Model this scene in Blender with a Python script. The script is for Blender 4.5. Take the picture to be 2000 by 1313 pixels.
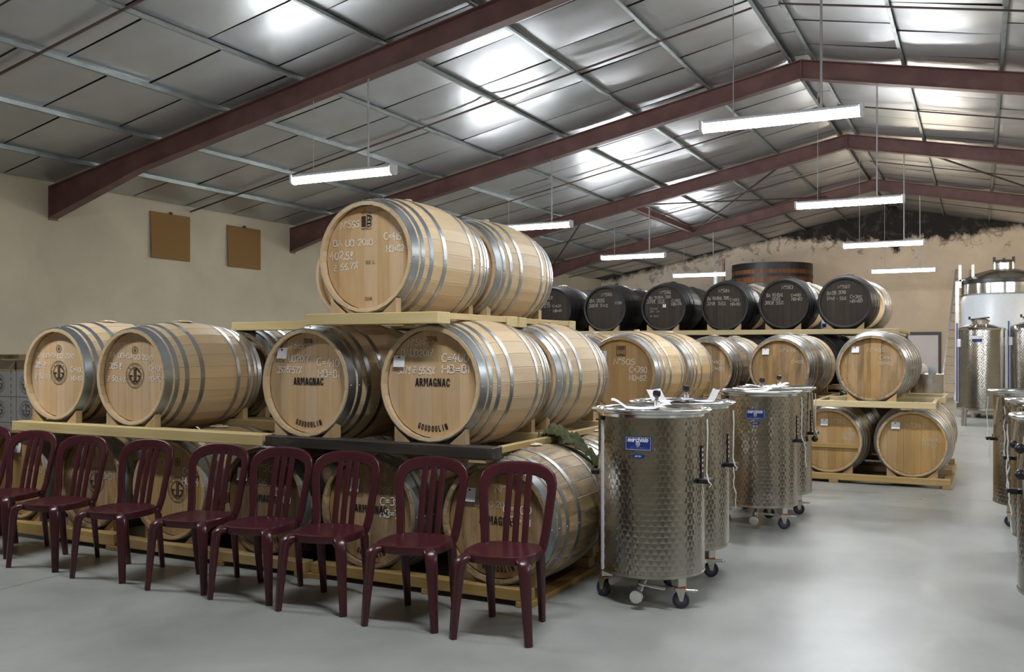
import bpy, math, random
from math import sin, cos, pi, sqrt, radians, atan2
from mathutils import Vector, Matrix
random.seed(7)
S = bpy.context.scene
COL = S.collection
for o in list(bpy.data.objects):
    bpy.data.objects.remove(o)

# ------------------------------------------------------------------ camera, world, exposure
EYE = 1.55
YAW = math.atan2(912.0, 1800.0)
cd = bpy.data.cameras.new('camera'); cam = bpy.data.objects.new('camera', cd); COL.objects.link(cam)
cd.sensor_width = 36.0; cd.lens = 1800.0 / 2000.0 * 36.0
cd.shift_y = 23.5 / 2000.0
cd.clip_start = 0.05; cd.clip_end = 200
cam.location = (0, 0, EYE); cam.rotation_euler = (pi / 2, 0, YAW)
S.camera = cam
W = bpy.data.worlds.new('world'); S.world = W; W.use_nodes = True
W.node_tree.nodes['Background'].inputs[0].default_value = (0.5, 0.55, 0.6, 1)
W.node_tree.nodes['Background'].inputs[1].default_value = 0.15
S.view_settings.view_transform = 'Standard'
try: S.view_settings.look = 'None'
except Exception: pass
S.view_settings.gamma = 1.0
S.view_settings.use_curve_mapping = False
S.view_settings.exposure = 2.5
LAMP_COOL = (0.93, 0.97, 1.0); LAMP_WARM = (1.0, 0.86, 0.66); LAMP_POWER = 26.0

# hall dimensions
RX, RZ, PITCH = -2.45, 6.05, 0.2          # ridge position, purlin line height at the ridge, roof slope
XL, XR = -12.5, 7.6                        # side walls
YB, YF = 32.0, -8.0                        # gable walls
RAFT = [-2.0, 3.65, 9.3, 14.75, 20.3, 26.0]      # portal frames
def zp(x): return RZ - PITCH * abs(x - RX)

# ------------------------------------------------------------------ materials
class NT:
    def __init__(s, name):
        s.m = bpy.data.materials.new(name); s.m.use_nodes = True
        s.t = s.m.node_tree; s.b = s.t.nodes['Principled BSDF']; s.out = s.t.nodes['Material Output']
    def n(s, typ, **kw):
        nd = s.t.nodes.new(typ)
        for k, v in kw.items(): setattr(nd, k, v)
        return nd
    def L(s, a, b): s.t.links.new(a, b)
    def val(s, inp, v):
        if hasattr(v, 'is_linked') or hasattr(v, 'links'): s.L(v, inp)
        else: inp.default_value = v
    def math(s, op, a, b=None, c=None, clamp=False):
        nd = s.n('ShaderNodeMath', operation=op); nd.use_clamp = clamp
        s.val(nd.inputs[0], a)
        if b is not None: s.val(nd.inputs[1], b)
        if c is not None: s.val(nd.inputs[2], c)
        return nd.outputs[0]
    def coord(s, kind='Object', scale=(1, 1, 1), offset=None):
        tc = s.n('ShaderNodeTexCoord'); mp = s.n('ShaderNodeMapping')
        s.L(tc.outputs[kind], mp.inputs[0]); mp.inputs['Scale'].default_value = scale
        if offset is not None: s.L(offset, mp.inputs['Location'])
        return mp.outputs[0]
    def noise(s, vec, scale, detail=4, rough=.55, dist=0.0):
        nd = s.n('ShaderNodeTexNoise'); s.L(vec, nd.inputs['Vector'])
        nd.inputs['Scale'].default_value = scale; nd.inputs['Detail'].default_value = detail
        nd.inputs['Roughness'].default_value = rough; nd.inputs['Distortion'].default_value = dist
        return nd.outputs[0]
    def ramp(s, fac, stops):
        nd = s.n('ShaderNodeValToRGB'); s.L(fac, nd.inputs[0])
        e = nd.color_ramp.elements
        while len(e) < len(stops): e.new(0.5)
        for i, (p, c) in enumerate(stops):
            e[i].position = p; e[i].color = (c[0], c[1], c[2], 1) if hasattr(c, '__len__') else (c, c, c, 1)
        return nd.outputs[0]
    def mix(s, fac, a, b, typ='MIX'):
        nd = s.n('ShaderNodeMix', data_type='RGBA', blend_type=typ)
        s.val(nd.inputs[0], fac)
        for i, v in ((6, a), (7, b)):
            if hasattr(v, 'links'): s.L(v, nd.inputs[i])
            else: nd.inputs[i].default_value = (v[0], v[1], v[2], 1)
        return nd.outputs[2]
    def bump(s, h, strength=.3, dist=.01):
        nd = s.n('ShaderNodeBump'); nd.inputs['Strength'].default_value = strength
        nd.inputs['Distance'].default_value = dist; s.L(h, nd.inputs['Height'])
        s.L(nd.outputs[0], s.b.inputs['Normal']); return nd
    def base(s, c):
        if hasattr(c, 'links'): s.L(c, s.b.inputs['Base Color'])
        else: s.b.inputs['Base Color'].default_value = (c[0], c[1], c[2], 1)
    def set(s, rough=.5, metal=0.0, spec=.5):
        s.val(s.b.inputs['Roughness'], rough); s.b.inputs['Metallic'].default_value = metal
        s.b.inputs['Specular IOR Level'].default_value = spec
        return s.m

def plain(name, c, rough=.5, metal=0.0, spec=.5, var=.08, scale=18):
    t = NT(name)
    f = t.noise(t.coord('Object'), scale, 3)
    lo = tuple(max(0, x * (1 - var)) for x in c); hi = tuple(min(1, x * (1 + var)) for x in c)
    t.base(t.ramp(f, [(.3, lo), (.7, hi)]))
    return t.set(rough, metal, spec)

def wood(name, c1, c2, grain=(1, 1, 1), rough=.55, stain=0.0, stain_c=(.03, .022, .015), vary=.25, gscale=30, spec=.3, stain_s=3.0):
    """c1/c2: grain colours, vary: plank to plank difference, stain: amount of dark weathering"""
    t = NT(name)
    oi = t.n('ShaderNodeObjectInfo'); ge = t.n('ShaderNodeNewGeometry')
    r = t.math('FRACT', t.math('ADD', oi.outputs['Random'], ge.outputs['Random Per Island']))
    r2 = t.math('FRACT', t.math('MULTIPLY', r, 7.31))
    off = t.n('ShaderNodeCombineXYZ')
    t.L(t.math('MULTIPLY', r, 37.0), off.inputs[0]); t.L(t.math('MULTIPLY', r2, 23.0), off.inputs[1]); t.L(t.math('MULTIPLY', r, 11.0), off.inputs[2])
    v = t.coord('Object', grain, off.outputs[0])
    f = t.noise(v, gscale, 5, .6, .4)
    col = t.ramp(f, [(.28, c2), (.72, c1)])
    hsv = t.n('ShaderNodeHueSaturation'); t.L(col, hsv.inputs['Color'])
    t.L(t.math('ADD', t.math('MULTIPLY', r, 2 * vary), 1 - vary), hsv.inputs['Value'])
    t.L(t.math('ADD', t.math('MULTIPLY', r2, .2), .9), hsv.inputs['Saturation'])
    col = hsv.outputs[0]
    if stain > 0:
        v2 = t.coord('Object', tuple(.25 + .75 * (g > .5) for g in grain), off.outputs[0])
        sn = t.noise(v2, stain_s, 6, .68, .8)
        sf = t.ramp(sn, [(.62 - .25 * stain, 0.0), (.82 - .2 * stain, 1.0)])
        col = t.mix(t.math('MULTIPLY', sf, min(1, .55 + .4 * stain)), col, stain_c)
    t.base(col)
    t.bump(f, .12, .004)
    return t.set(rough, 0, spec)

def metal(name, c, rough, var=.12, scale=9, aniso=0.0, metallic=1.0):
    t = NT(name)
    f = t.noise(t.coord('Object'), scale, 5, .6)
    lo = tuple(x * (1 - var) for x in c); hi = tuple(min(1, x * (1 + var)) for x in c)
    t.base(t.ramp(f, [(.3, lo), (.7, hi)]))
    t.L(t.ramp(f, [(.25, rough * .93), (.75, min(1, rough * 1.08))]), t.b.inputs['Roughness'])
    t.b.inputs['Metallic'].default_value = metallic
    return t.m

GY, GZ, GX = (1, .06, 1), (1, 1, .06), (.06, 1, 1)
M = {}
M['oak'] = wood('new_oak_staves', (.66, .50, .31), (.58, .42, .245), GY, vary=.055, gscale=34)
M['oak_head'] = wood('new_oak_head', (.64, .45, .265), (.55, .37, .205), GZ, vary=.10, gscale=36)
M['oak2'] = wood('honey_oak_staves', (.58, .41, .215), (.48, .32, .155), GY, vary=.10, gscale=34, stain=.15)
M['oak2_head'] = wood('honey_oak_head', (.50, .325, .15), (.40, .25, .105), GZ, vary=.14, gscale=30, stain=.10)
M['old'] = wood('weathered_oak_staves', (.50, .36, .20), (.34, .23, .12), GY, vary=.24, gscale=30, stain=.78, stain_c=(.10, .075, .048), stain_s=7)
M['old_head'] = wood('weathered_oak_head', (.44, .29, .145), (.33, .20, .09), GZ, vary=.2, gscale=30, stain=.66, stain_c=(.075, .052, .03), stain_s=5)
M['stained'] = wood('stained_oak_staves', (.36, .25, .13), (.20, .13, .07), GY, vary=.3, gscale=26, stain=.75, stain_c=(.02, .015, .011))
M['stained_head'] = wood('stained_oak_head', (.30, .20, .10), (.16, .10, .05), GZ, vary=.3, gscale=26, stain=.75, stain_c=(.022, .016, .011))
M['dark'] = wood('dark_staves', (.022, .018, .017), (.012, .010, .010), GY, vary=.3, gscale=20, rough=.45, spec=.5)
M['dark_head'] = wood('dark_brown_head', (.052, .036, .025), (.030, .021, .015), GZ, vary=.18, gscale=20, rough=.5, stain=.3, stain_c=(.02, .015, .012))
M['hoop'] = metal('galvanised_hoop', (.44, .48, .52), .36, .04, 25)
M['hoop_old'] = metal('dull_hoop', (.40, .43, .44), .5, .2)
M['hoop_dark'] = metal('blackened_hoop', (.035, .033, .035), .45, .3, metallic=.6)
M['pine'] = wood('pine_beam', (.66, .54, .30), (.56, .43, .21), GX, vary=.12, gscale=22)
M['pine_y'] = wood('pine_runner', (.60, .45, .22), (.48, .34, .15), GY, vary=.15, gscale=22)
M['pine_dark'] = wood('tarred_beam', (.060, .048, .038), (.028, .022, .018), GX, vary=.2, gscale=14, stain=.35, stain_c=(.13, .11, .085), stain_s=6)
M['pallet'] = wood('pallet_beam', (.50, .345, .155), (.38, .25, .10), GX, vary=.15, gscale=20, stain=.2, stain_c=(.14, .085, .035))
M['pallet_y'] = wood('pallet_runner', (.46, .30, .12), (.34, .21, .08), GY, vary=.15, gscale=20, stain=.2, stain_c=(.14, .085, .035))
M['wedge'] = wood('wedge_block', (.56, .40, .22), (.44, .29, .15), GZ, vary=.2, gscale=24)
M['cork'] = plain('bung_wood', (.55, .40, .24), .7)
M['rag'] = plain('bung_cloth', (.80, .74, .64), .9, var=.12)
M['chair'] = plain('burgundy_resin', (.062, .0115, .0175), .28, 0, .5, .12, 40)
M['rafter'] = plain('red_oxide_steel', (.145, .070, .062), .5, 0, .4, .25, 3)
M['bar'] = plain('brown_steel_bar', (.062, .036, .031), .5, 0, .4, .2, 3)
M['purlin'] = metal('galvanised_purlin', (.30, .335, .33), .42, .2, 5, metallic=.8)
M['rod'] = metal('grey_rod', (.45, .46, .47), .45, metallic=.6)
M['steel_rim'] = metal('polished_steel', (.74, .73, .70), .14, .05)
M['steel_soft'] = metal('brushed_steel', (.58, .56, .53), .28, .08)
M['zinc'] = metal('zinc_bracket', (.66, .65, .60), .35, .1)
M['black'] = plain('black_plastic', (.012, .012, .013), .35)
M['rubber'] = plain('grey_rubber', (.10, .09, .095), .6)
M['navy'] = plain('navy_tyre', (.02, .022, .05), .5)
M['red'] = plain('red_plastic', (.45, .05, .02), .5)
M['blue'] = plain('blue_plate', (.012, .035, .19), .3, var=.04)
M['white'] = plain('white_print', (.82, .82, .84), .5, var=.03)
M['paper'] = plain('white_paper', (.84, .84, .88), .7, var=.04)
M['cord'] = plain('white_cord', (.78, .75, .66), .6)
M['scale'] = plain('scale_strip', (.78, .78, .84), .35, var=.03)
M['ink'] = plain('black_ink', (.018, .014, .012), .6)
M['olive'] = plain('olive_cloth', (.075, .080, .030), .9, var=.3, scale=14)
M['cardboard'] = plain('brown_cardboard', (.235, .125, .030), .8, var=.06, scale=60)
M['carton'] = plain('grey_white_carton', (.36, .345, .335), .7, var=.04)
M['card_pale'] = plain('pale_cardboard', (.46, .37, .25), .8)
M['lamp_body'] = plain('lamp_housing', (.62, .63, .65), .4)
M['door'] = plain('white_door', (.66, .63, .66), .5, var=.03)
M['darkframe'] = plain('dark_frame', (.05, .05, .06), .5)
M['vat'] = wood('vat_staves', (.16, .065, .025), (.09, .036, .016), GZ, vary=.3, gscale=12, stain=.4)
M['poly'] = plain('white_polyester', (.60, .63, .66), .35, var=.03)
M['aluminium'] = metal('aluminium', (.60, .58, .55), .4, metallic=.8)

def chalk_mat(name, c, keep):
    t = NT(name); t.base(c); t.set(.95, 0, .1)
    f = t.noise(t.coord('Object'), 260, 2, .7)
    a = t.ramp(f, [(keep, 1.0), (min(1, keep + .12), .25)])
    t.L(a, t.b.inputs['Alpha']); return t.m
M['chalk'] = chalk_mat('chalk', (.92, .90, .86), .62)
M['chalk_faint'] = chalk_mat('faint_chalk', (.62, .57, .50), .50)

def lamp_mat(name, c, power):
    t = NT(name); t.base((.9, .9, .9)); t.set(.4)
    t.b.inputs['Emission Color'].default_value = (c[0], c[1], c[2], 1)
    t.b.inputs['Emission Strength'].default_value = power; return t.m
M['lamp'] = lamp_mat('tube_diffuser', LAMP_COOL, LAMP_POWER)
M['lamp_warm'] = lamp_mat('warm_tube_diffuser', LAMP_WARM, LAMP_POWER * .9)

def concrete():
    t = NT('polished_concrete'); v = t.coord('Generated' if False else 'Object')
    a = t.noise(v, .55, 6, .62, .6); b = t.noise(v, 6.0, 5, .6); g = t.noise(v, 60, 3, .6)
    c = t.ramp(a, [(.30, (.24, .245, .225)), (.50, (.35, .36, .34)), (.70, (.46, .468, .45))])
    c = t.mix(.3, c, t.ramp(b, [(.3, (.33, .335, .315)), (.7, (.41, .415, .40))]))
    cl_ = t.noise(t.coord('Object', (1.0, .45, 1.0)), 1.6, 4, .5, .3)
    c = t.mix(t.ramp(cl_, [(.47, 0.0), (.75, .6)]), c, (.20, .20, .185))
    t.base(c)
    t.L(t.ramp(a, [(.3, .27), (.7, .42)]), t.b.inputs['Roughness'])
    t.b.inputs['Specular IOR Level'].default_value = .45
    return t.m
M['floor'] = concrete()

def plaster(name, c, stains=False):
    t = NT(name); v = t.coord('Object')
    a = t.noise(v, .8, 6, .6, .5); b = t.noise(v, 28, 4, .6)
    lo = tuple(x * .86 for x in c); hi = tuple(min(1, x * 1.08) for x in c)
    col = t.ramp(a, [(.3, lo), (.7, hi)])
    if stains:
        # mould and peeled render below the roof line: depth under the roof against ragged noise
        sx = t.n('ShaderNodeSeparateXYZ'); t.L(v, sx.inputs[0])
        dx = t.math('ABSOLUTE', t.math('SUBTRACT', sx.outputs[0], RX))
        roof = t.math('SUBTRACT', RZ, t.math('MULTIPLY', dx, PITCH))
        dep = t.math('SUBTRACT', roof, sx.outputs[2])
        n1 = t.noise(v, 1.1, 7, .66, .6); n2 = t.noise(v, 3.2, 6, .7, .4)
        near = t.math('SUBTRACT', 1.0, t.math('DIVIDE', dx, 3.6), clamp=True)
        lim = t.math('ADD', t.math('MULTIPLY', t.math('MULTIPLY', near, n1), 2.3), t.math('MULTIPLY', n2, .55))
        soot = t.math('SUBTRACT', t.math('SUBTRACT', lim, dep), .12)
        soot = t.ramp(t.math('MULTIPLY', soot, 3.0), [(0.0, 0.0), (.55, 1.0)])
        col = t.mix(t.math('MULTIPLY', soot, .98), col, (.013, .012, .015))
        lim2 = t.math('ADD', t.math('MULTIPLY', n2, 2.4), t.math('MULTIPLY', near, .8))
        pt = t.ramp(t.math('SUBTRACT', lim2, t.math('ADD', dep, .65)), [(.0, 0.0), (.12, 1.0)])
        pn = t.ramp(t.noise(v, 2.2, 7, .7, 1.0), [(.53, 0.0), (.60, 1.0)])
        col = t.mix(t.math('MULTIPLY', t.math('MULTIPLY', pt, pn), .55), col, (.10, .085, .06))
    t.base(col); t.bump(b, .08, .004)
    return t.set(.85, 0, .2)
M['wall'] = plaster('beige_render', (.56, .49, .365))
M['gable'] = plaster('gable_render', (.74, .62, .49), True)

def foil():
    t = NT('foil_insulation'); v = t.coord('Object')
    oi = t.n('ShaderNodeObjectInfo')
    a = t.noise(v, 2.0, 3, .5)
    c = t.ramp(a, [(.3, (.42, .425, .43)), (.7, (.48, .485, .49))])
    t.base(c); t.set(.38, .78, .5); t.bump(a, .10, .05)
    return t.m
M['foil'] = foil()
M['roof_dark'] = plain('roof_backing', (.06, .06, .06), .8)

def embossed():
    """stainless sheet with the overlapping round grinding marks of small wine vats (UV in metres)"""
    t = NT('embossed_steel'); uv = t.n('ShaderNodeUVMap'); uv.uv_map = 'UVMap'
    sx = t.n('ShaderNodeSeparateXYZ'); t.L(uv.outputs[0], sx.inputs[0])
    q = .046
    row = t.math('DIVIDE', sx.outputs[1], q * .72); ri = t.math('FLOOR', row)
    par = t.math('MULTIPLY', t.math('MODULO', t.math('ADD', ri, 200.0), 2.0), .5)
    ux = t.math('ADD', t.math('DIVIDE', sx.outputs[0], q), par)
    lx = t.math('SUBTRACT', t.math('FRACT', ux), .5); ly = t.math('FRACT', row)
    d = t.math('SQRT', t.math('ADD', t.math('MULTIPLY', lx, lx), t.math('MULTIPLY', ly, t.math('MULTIPLY', ly, .55))))
    h = t.math('ADD', t.math('MULTIPLY', lx, .35), t.math('SUBTRACT', .8, d))
    n = t.noise(uv.outputs[0], 7, 3)
    t.base(t.ramp(n, [(.3, (.40, .38, .345)), (.7, (.48, .46, .42))]))
    t.set(.17, 1.0)
    t.bump(h, .36, .012)
    return t.m
M['emboss'] = embossed()

# ------------------------------------------------------------------ mesh helpers
class MB:
    def __init__(s): s.v = []; s.f = []; s.uv = None
    def add(s, vs, fs):
        o = len(s.v); s.v += [tuple(v) for v in vs]; s.f += [tuple(i + o for i in f) for f in fs]; return s
    def box(s, x0, x1, y0, y1, z0, z1, bev=0.0):
        b = bev
        if b <= 0:
            vs = [(x, y, z) for x in (x0, x1) for y in (y0, y1) for z in (z0, z1)]
            return s.add(vs, [(0, 1, 3, 2), (4, 6, 7, 5), (0, 4, 5, 1), (2, 3, 7, 6), (0, 2, 6, 4), (1, 5, 7, 3)])
        # chamfered box
        vs = []; idx = {}
        for i, (xa, sxn) in enumerate(((x0, 1), (x1, -1))):
            for j, (ya, syn) in enumerate(((y0, 1), (y1, -1))):
                for k, (za, szn) in enumerate(((z0, 1), (z1, -1))):
                    idx[i, j, k, 0] = len(vs); vs.append((xa, ya + syn * b, za + szn * b))
                    idx[i, j, k, 1] = len(vs); vs.append((xa + sxn * b, ya, za + szn * b))
                    idx[i, j, k, 2] = len(vs); vs.append((xa + sxn * b, ya + syn * b, za))
        fs = []
        for i in (0, 1):
            q = [idx[i, 0, 0, 0], idx[i, 1, 0, 0], idx[i, 1, 1, 0], idx[i, 0, 1, 0]]; fs.append(q[::-1] if i == 0 else q)
            q = [idx[0, i, 0, 1], idx[1, i, 0, 1], idx[1, i, 1, 1], idx[0, i, 1, 1]]; fs.append(q if i == 0 else q[::-1])
            q = [idx[0, 0, i, 2], idx[1, 0, i, 2], idx[1, 1, i, 2], idx[0, 1, i, 2]]; fs.append(q[::-1] if i == 0 else q)
        for i in (0, 1):
            for j in (0, 1):
                fs.append([idx[i, j, 0, 0], idx[i, j, 1, 0], idx[i, j, 1, 1], idx[i, j, 0, 1]])
                fs.append([idx[i, 0, j, 0], idx[i, 1, j, 0], idx[i, 1, j, 2], idx[i, 0, j, 2]])
                fs.append([idx[0, i, j, 1], idx[1, i, j, 1], idx[1, i, j, 2], idx[0, i, j, 2]])
                for k in (0, 1): fs.append([idx[i, j, k, 0], idx[i, j, k, 1], idx[i, j, k, 2]])
        return s.add(vs, fs)
    def prism(s, poly, y0, y1):
        """polygon in XZ extruded along Y"""
        n = len(poly)
        vs = [(x, y0, z) for x, z in poly] + [(x, y1, z) for x, z in poly]
        fs = [tuple(range(n)), tuple(range(2 * n - 1, n - 1, -1))]
        fs += [(i, i + n, (i + 1) % n + n, (i + 1) % n) for i in range(n)]
        return s.add(vs, fs)
    def prism_z(s, poly, z0, z1):
        n = len(poly)
        vs = [(x, y, z0) for x, y in poly] + [(x, y, z1) for x, y in poly]
        fs = [tuple(range(n - 1, -1, -1)), tuple(range(n, 2 * n))]
        fs += [(i, (i + 1) % n, (i + 1) % n + n, i + n) for i in range(n)]
        return s.add(vs, fs)
    def lathe(s, prof, seg=32, axis='Z', a0=0.0, a1=2 * pi, c=(0, 0, 0), cap=False):
        full = abs(a1 - a0 - 2 * pi) < 1e-6; k = seg if full else seg + 1
        vs = []
        for i in range(k):
            a = a0 + (a1 - a0) * i / seg
            for r, h in prof:
                p = (r * cos(a), r * sin(a), h) if axis == 'Z' else (r * cos(a), h, r * sin(a)) if axis == 'Y' else (h, r * cos(a), r * sin(a))
                vs.append((p[0] + c[0], p[1] + c[1], p[2] + c[2]))
        m = len(prof); fs = []
        for i in range(seg):
            j = (i + 1) % k
            for q in range(m - 1): fs.append((i * m + q, j * m + q, j * m + q + 1, i * m + q + 1))
        if cap and full:
            fs.append(tuple(i * m for i in range(k))[::-1]); fs.append(tuple(i * m + m - 1 for i in range(k)))
        return s.add(vs, fs)
    def cyl(s, p0, p1, r0, r1=None, seg=12):
        return s.sweep([p0, p1], [(r0, r0), (r1 if r1 is not None else r0,) * 2], seg)
    def sweep(s, path, sizes, seg=8, ref=(0, 0, 1), sq=1.0, caps=True, sides=None):
        """tube along a path; sizes=(half width, half thickness) per point; sq<1 squares the section.
        ref: direction the thickness points to as far as possible"""
        P = [Vector(p) for p in path]; n = len(P); vs = []
        for i, p in enumerate(P):
            t = (P[min(i + 1, n - 1)] - P[max(i - 1, 0)]).normalized()
            rf = Vector(ref[i] if hasattr(ref[0], '__len__') else ref)
            sd = t.cross(rf)
            if sd.length < 1e-4: sd = t.cross(Vector((1, 0, .01)))
            sd.normalize(); up = sd.cross(t).normalized()
            w, h = sizes[i] if len(sizes) > 1 else sizes[0]
            for k in range(seg):
                a = 2 * pi * (k + .5) / seg; ca, sa = cos(a), sin(a)
                ca = math.copysign(abs(ca) ** sq, ca); sa = math.copysign(abs(sa) ** sq, sa)
                vs.append(p + sd * (w * ca) + up * (h * sa))
        fs = []
        for i in range(n - 1):
            for k in range(seg):
                k2 = (k + 1) % seg
                fs.append((i * seg + k, i * seg + k2, (i + 1) * seg + k2, (i + 1) * seg + k))
        if caps:
            fs.append(tuple(range(seg))[::-1]); fs.append(tuple((n - 1) * seg + k for k in range(seg)))
        return s.add(vs, fs)
    def ball(s, c, r, seg=12, rings=8, sz=1.0):
        prof = [(max(1e-4, r * sin(pi * i / rings)), -r * sz * cos(pi * i / rings)) for i in range(rings + 1)]
        return s.lathe(prof, seg, c=c)
    def xf(s, m): s.v = [tuple(m @ Vector(v)) for v in s.v]; return s
    def mesh(s, name, mat, smooth=True, angle=35):
        me = bpy.data.meshes.new(name); me.from_pydata(s.v, [], s.f); me.materials.append(M[mat] if isinstance(mat, str) else mat)
        if s.uv:
            l = me.uv_layers.new(name='UVMap')
            for lp in me.loops: l.data[lp.index].uv = s.uv[lp.vertex_index]
        me.validate(); me.update()
        if smooth:
            me.polygons.foreach_set('use_smooth', [True] * len(me.polygons))
            try: me.set_sharp_from_angle(angle=radians(angle))
            except Exception: pass
        return me

def place(name, me, parent=None, loc=(0, 0, 0), rot=(0, 0, 0), kind=None, label=None):
    o = bpy.data.objects.new(name, me); COL.objects.link(o)
    o.location = loc; o.rotation_euler = rot
    if parent is not None: o.parent = parent
    if kind: o['kind'] = kind
    if label: o['label'] = label
    return o
def part(name, mb, mat, parent, loc=(0, 0, 0), rot=(0, 0, 0), smooth=True, angle=35, kind=None, label=None):
    return place(name, mb.mesh(name, mat, smooth, angle), parent, loc, rot, kind, label)
def thing(name, label, cat, loc=(0, 0, 0), rotz=0.0, group=None):
    o = bpy.data.objects.new(name, None); COL.objects.link(o)
    o.empty_display_size = .1
    o.location = loc; o.rotation_euler = (0, 0, rotz); o['label'] = label; o['category'] = cat
    if group: o['group'] = group
    return o
def tag(o, label, cat, group=None):
    o['label'] = label; o['category'] = cat
    if group: o['group'] = group
    return o
def struct(o): o['kind'] = 'structure'; return o
def copy_tree(o, parent=None):
    c = o.copy(); COL.objects.link(c)
    if parent is not None: c.parent = parent
    for ch in KIDS.get(o.name, ()) or [x for x in o.children]:
        copy_tree(ch, c)
    return c
KIDS = {}

# ------------------------------------------------------------------ lettering: single-stroke alphabet
def arc(cx, cy, rx, ry, a0, a1, n=9):
    return [(cx + rx * cos(radians(a0 + (a1 - a0) * i / n)), cy + ry * sin(radians(a0 + (a1 - a0) * i / n))) for i in range(n + 1)]
G = {
 'A': (.62, [[(0, 0), (.31, 1), (.62, 0)], [(.12, .36), (.50, .36)]]),
 'B': (.55, [[(0, 0), (0, 1)], [(0, 1)] + arc(.22, .76, .28, .24, 90, -90), [(0, .52)] + arc(.24, .26, .31, .26, 90, -90) + [(0, 0)]]),
 'C': (.58, [arc(.33, .5, .33, .5, 50, 310, 12)]),
 'D': (.58, [[(0, 0), (0, 1)], [(0, 1)] + arc(.18, .5, .40, .5, 90, -90, 10) + [(0, 0)]]),
 'E': (.48, [[(.46, 1), (0, 1), (0, 0), (.48, 0)], [(0, .52), (.4, .52)]]),
 'F': (.46, [[(.46, 1), (0, 1), (0, 0)], [(0, .52), (.4, .52)]]),
 'G': (.62, [arc(.33, .5, .33, .5, 50, 330, 12) + [(.62, .45), (.36, .45)]]),
 'H': (.55, [[(0, 0), (0, 1)], [(.55, 0), (.55, 1)], [(0, .5), (.55, .5)]]),
 'I': (.10, [[(.05, 0), (.05, 1)]]),
 'J': (.42, [[(.40, 1), (.40, .25)] + arc(.2, .25, .2, .25, 0, -170, 7)]),
 'L': (.46, [[(0, 1), (0, 0), (.46, 0)]]),
 'M': (.72, [[(0, 0), (.05, 1), (.36, .3), (.67, 1), (.72, 0)]]),
 'N': (.58, [[(0, 0), (0, 1), (.58, 0), (.58, 1)]]),
 'O': (.62, [arc(.31, .5, .31, .5, 90, 450, 14)]),
 'P': (.52, [[(0, 0), (0, 1)], [(0, 1)] + arc(.22, .74, .30, .26, 90, -90) + [(0, .48)]]),
 'R': (.56, [[(0, 0), (0, 1)], [(0, 1)] + arc(.22, .75, .30, .25, 90, -90) + [(0, .5)], [(.2, .5), (.56, 0)]]),
 'S': (.52, [arc(.27, .75, .25, .25, 40, 270, 8) + arc(.25, .25, .27, .25, 90, -140, 8)]),
 'T': (.56, [[(0, 1), (.56, 1)], [(.28, 1), (.28, 0)]]),
 'U': (.56, [[(0, 1), (0, .28)] + arc(.28, .28, .28, .28, 180, 360, 8) + [(.56, 1)]]),
 'V': (.58, [[(0, 1), (.29, 0), (.58, 1)]]),
 'W': (.8, [[(0, 1), (.2, 0), (.4, .8), (.6, 0), (.8, 1)]]),
 'X': (.56, [[(0, 0), (.56, 1)], [(0, 1), (.56, 0)]]), 'K': (.54, [[(0, 0), (0, 1)], [(.5, 1), (0, .45), (.54, 0)]]),
 'Y': (.56, [[(0, 1), (.28, .5), (.56, 1)], [(.28, .5), (.28, 0)]]),
 '0': (.54, [arc(.27, .5, .27, .5, 90, 450, 14)]),
 '1': (.16, [[(0, .8), (.12, 1), (.12, 0)]]),
 '2': (.52, [arc(.25, .74, .25, .26, 160, -30, 8) + [(0, 0), (.52, .02)]]),
 '3': (.50, [arc(.22, .76, .25, .24, 140, -80, 8), arc(.22, .27, .28, .27, 80, -140, 8)]),
 '4': (.55, [[(.30, 1), (0, .38), (.55, .38)], [(.38, .62), (.36, 0)]]),
 '5': (.50, [[(.46, 1), (.08, 1), (.04, .56)] + arc(.2, .3, .29, .3, 100, -140, 9)]),
 '6': (.50, [[(.42, 1)] + arc(.3, .45, .28, .5, 130, 190, 4) + arc(.25, .27, .24, .27, 190, 540, 12)]),
 '7': (.50, [[(0, 1), (.5, 1), (.16, 0)], [(.12, .5), (.44, .5)]]),
 '8': (.50, [arc(.25, .76, .21, .24, -90, 270, 12), arc(.25, .26, .25, .26, 90, 450, 12)]),
 '9': (.48, [arc(.23, .72, .22, .27, 0, 360, 12), [(.45, .72), (.42, .2), (.2, 0), (.04, .06)]]),
 '=': (.42, [[(0, .58), (.42, .58)], [(0, .34), (.42, .34)]]),
 '+': (.36, [[(0, .45), (.36, .45)], [(.18, .63), (.18, .27)]]),
 '-': (.32, [[(0, .45), (.32, .45)]]),
 ',': (.12, [[(.1, .12), (.02, -.16)]]),
 '.': (.10, [[(.02, .04), (.08, .04)]]),
 ':': (.10, [[(.03, .15), (.08, .15)], [(.03, .6), (.08, .6)]]),
 '%': (.60, [[(.02, -.05), (.52, 1.0)], arc(.10, .86, .08, .09, 0, 360, 7), arc(.5, .14, .09, .1, 0, 360, 7)]),
 '°': (.22, [arc(.11, .84, .10, .13, 0, 360, 8)]),
 'l': (.34, [[(0, .1), (.18, .45)] + arc(.20, .82, .12, .22, 0, 180, 7) + [(.1, .3), (.22, 0), (.34, .05)]]),
 'a': (.42, [arc(.2, .28, .19, .26, 20, 350, 10), [(.38, .54), (.38, .06), (.46, 0)], [(.1, .86), (.34, .94)]]),
 'i': (.1, [[(.05, 0), (.05, .6)]]), ' ': (.30, []),
}
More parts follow.
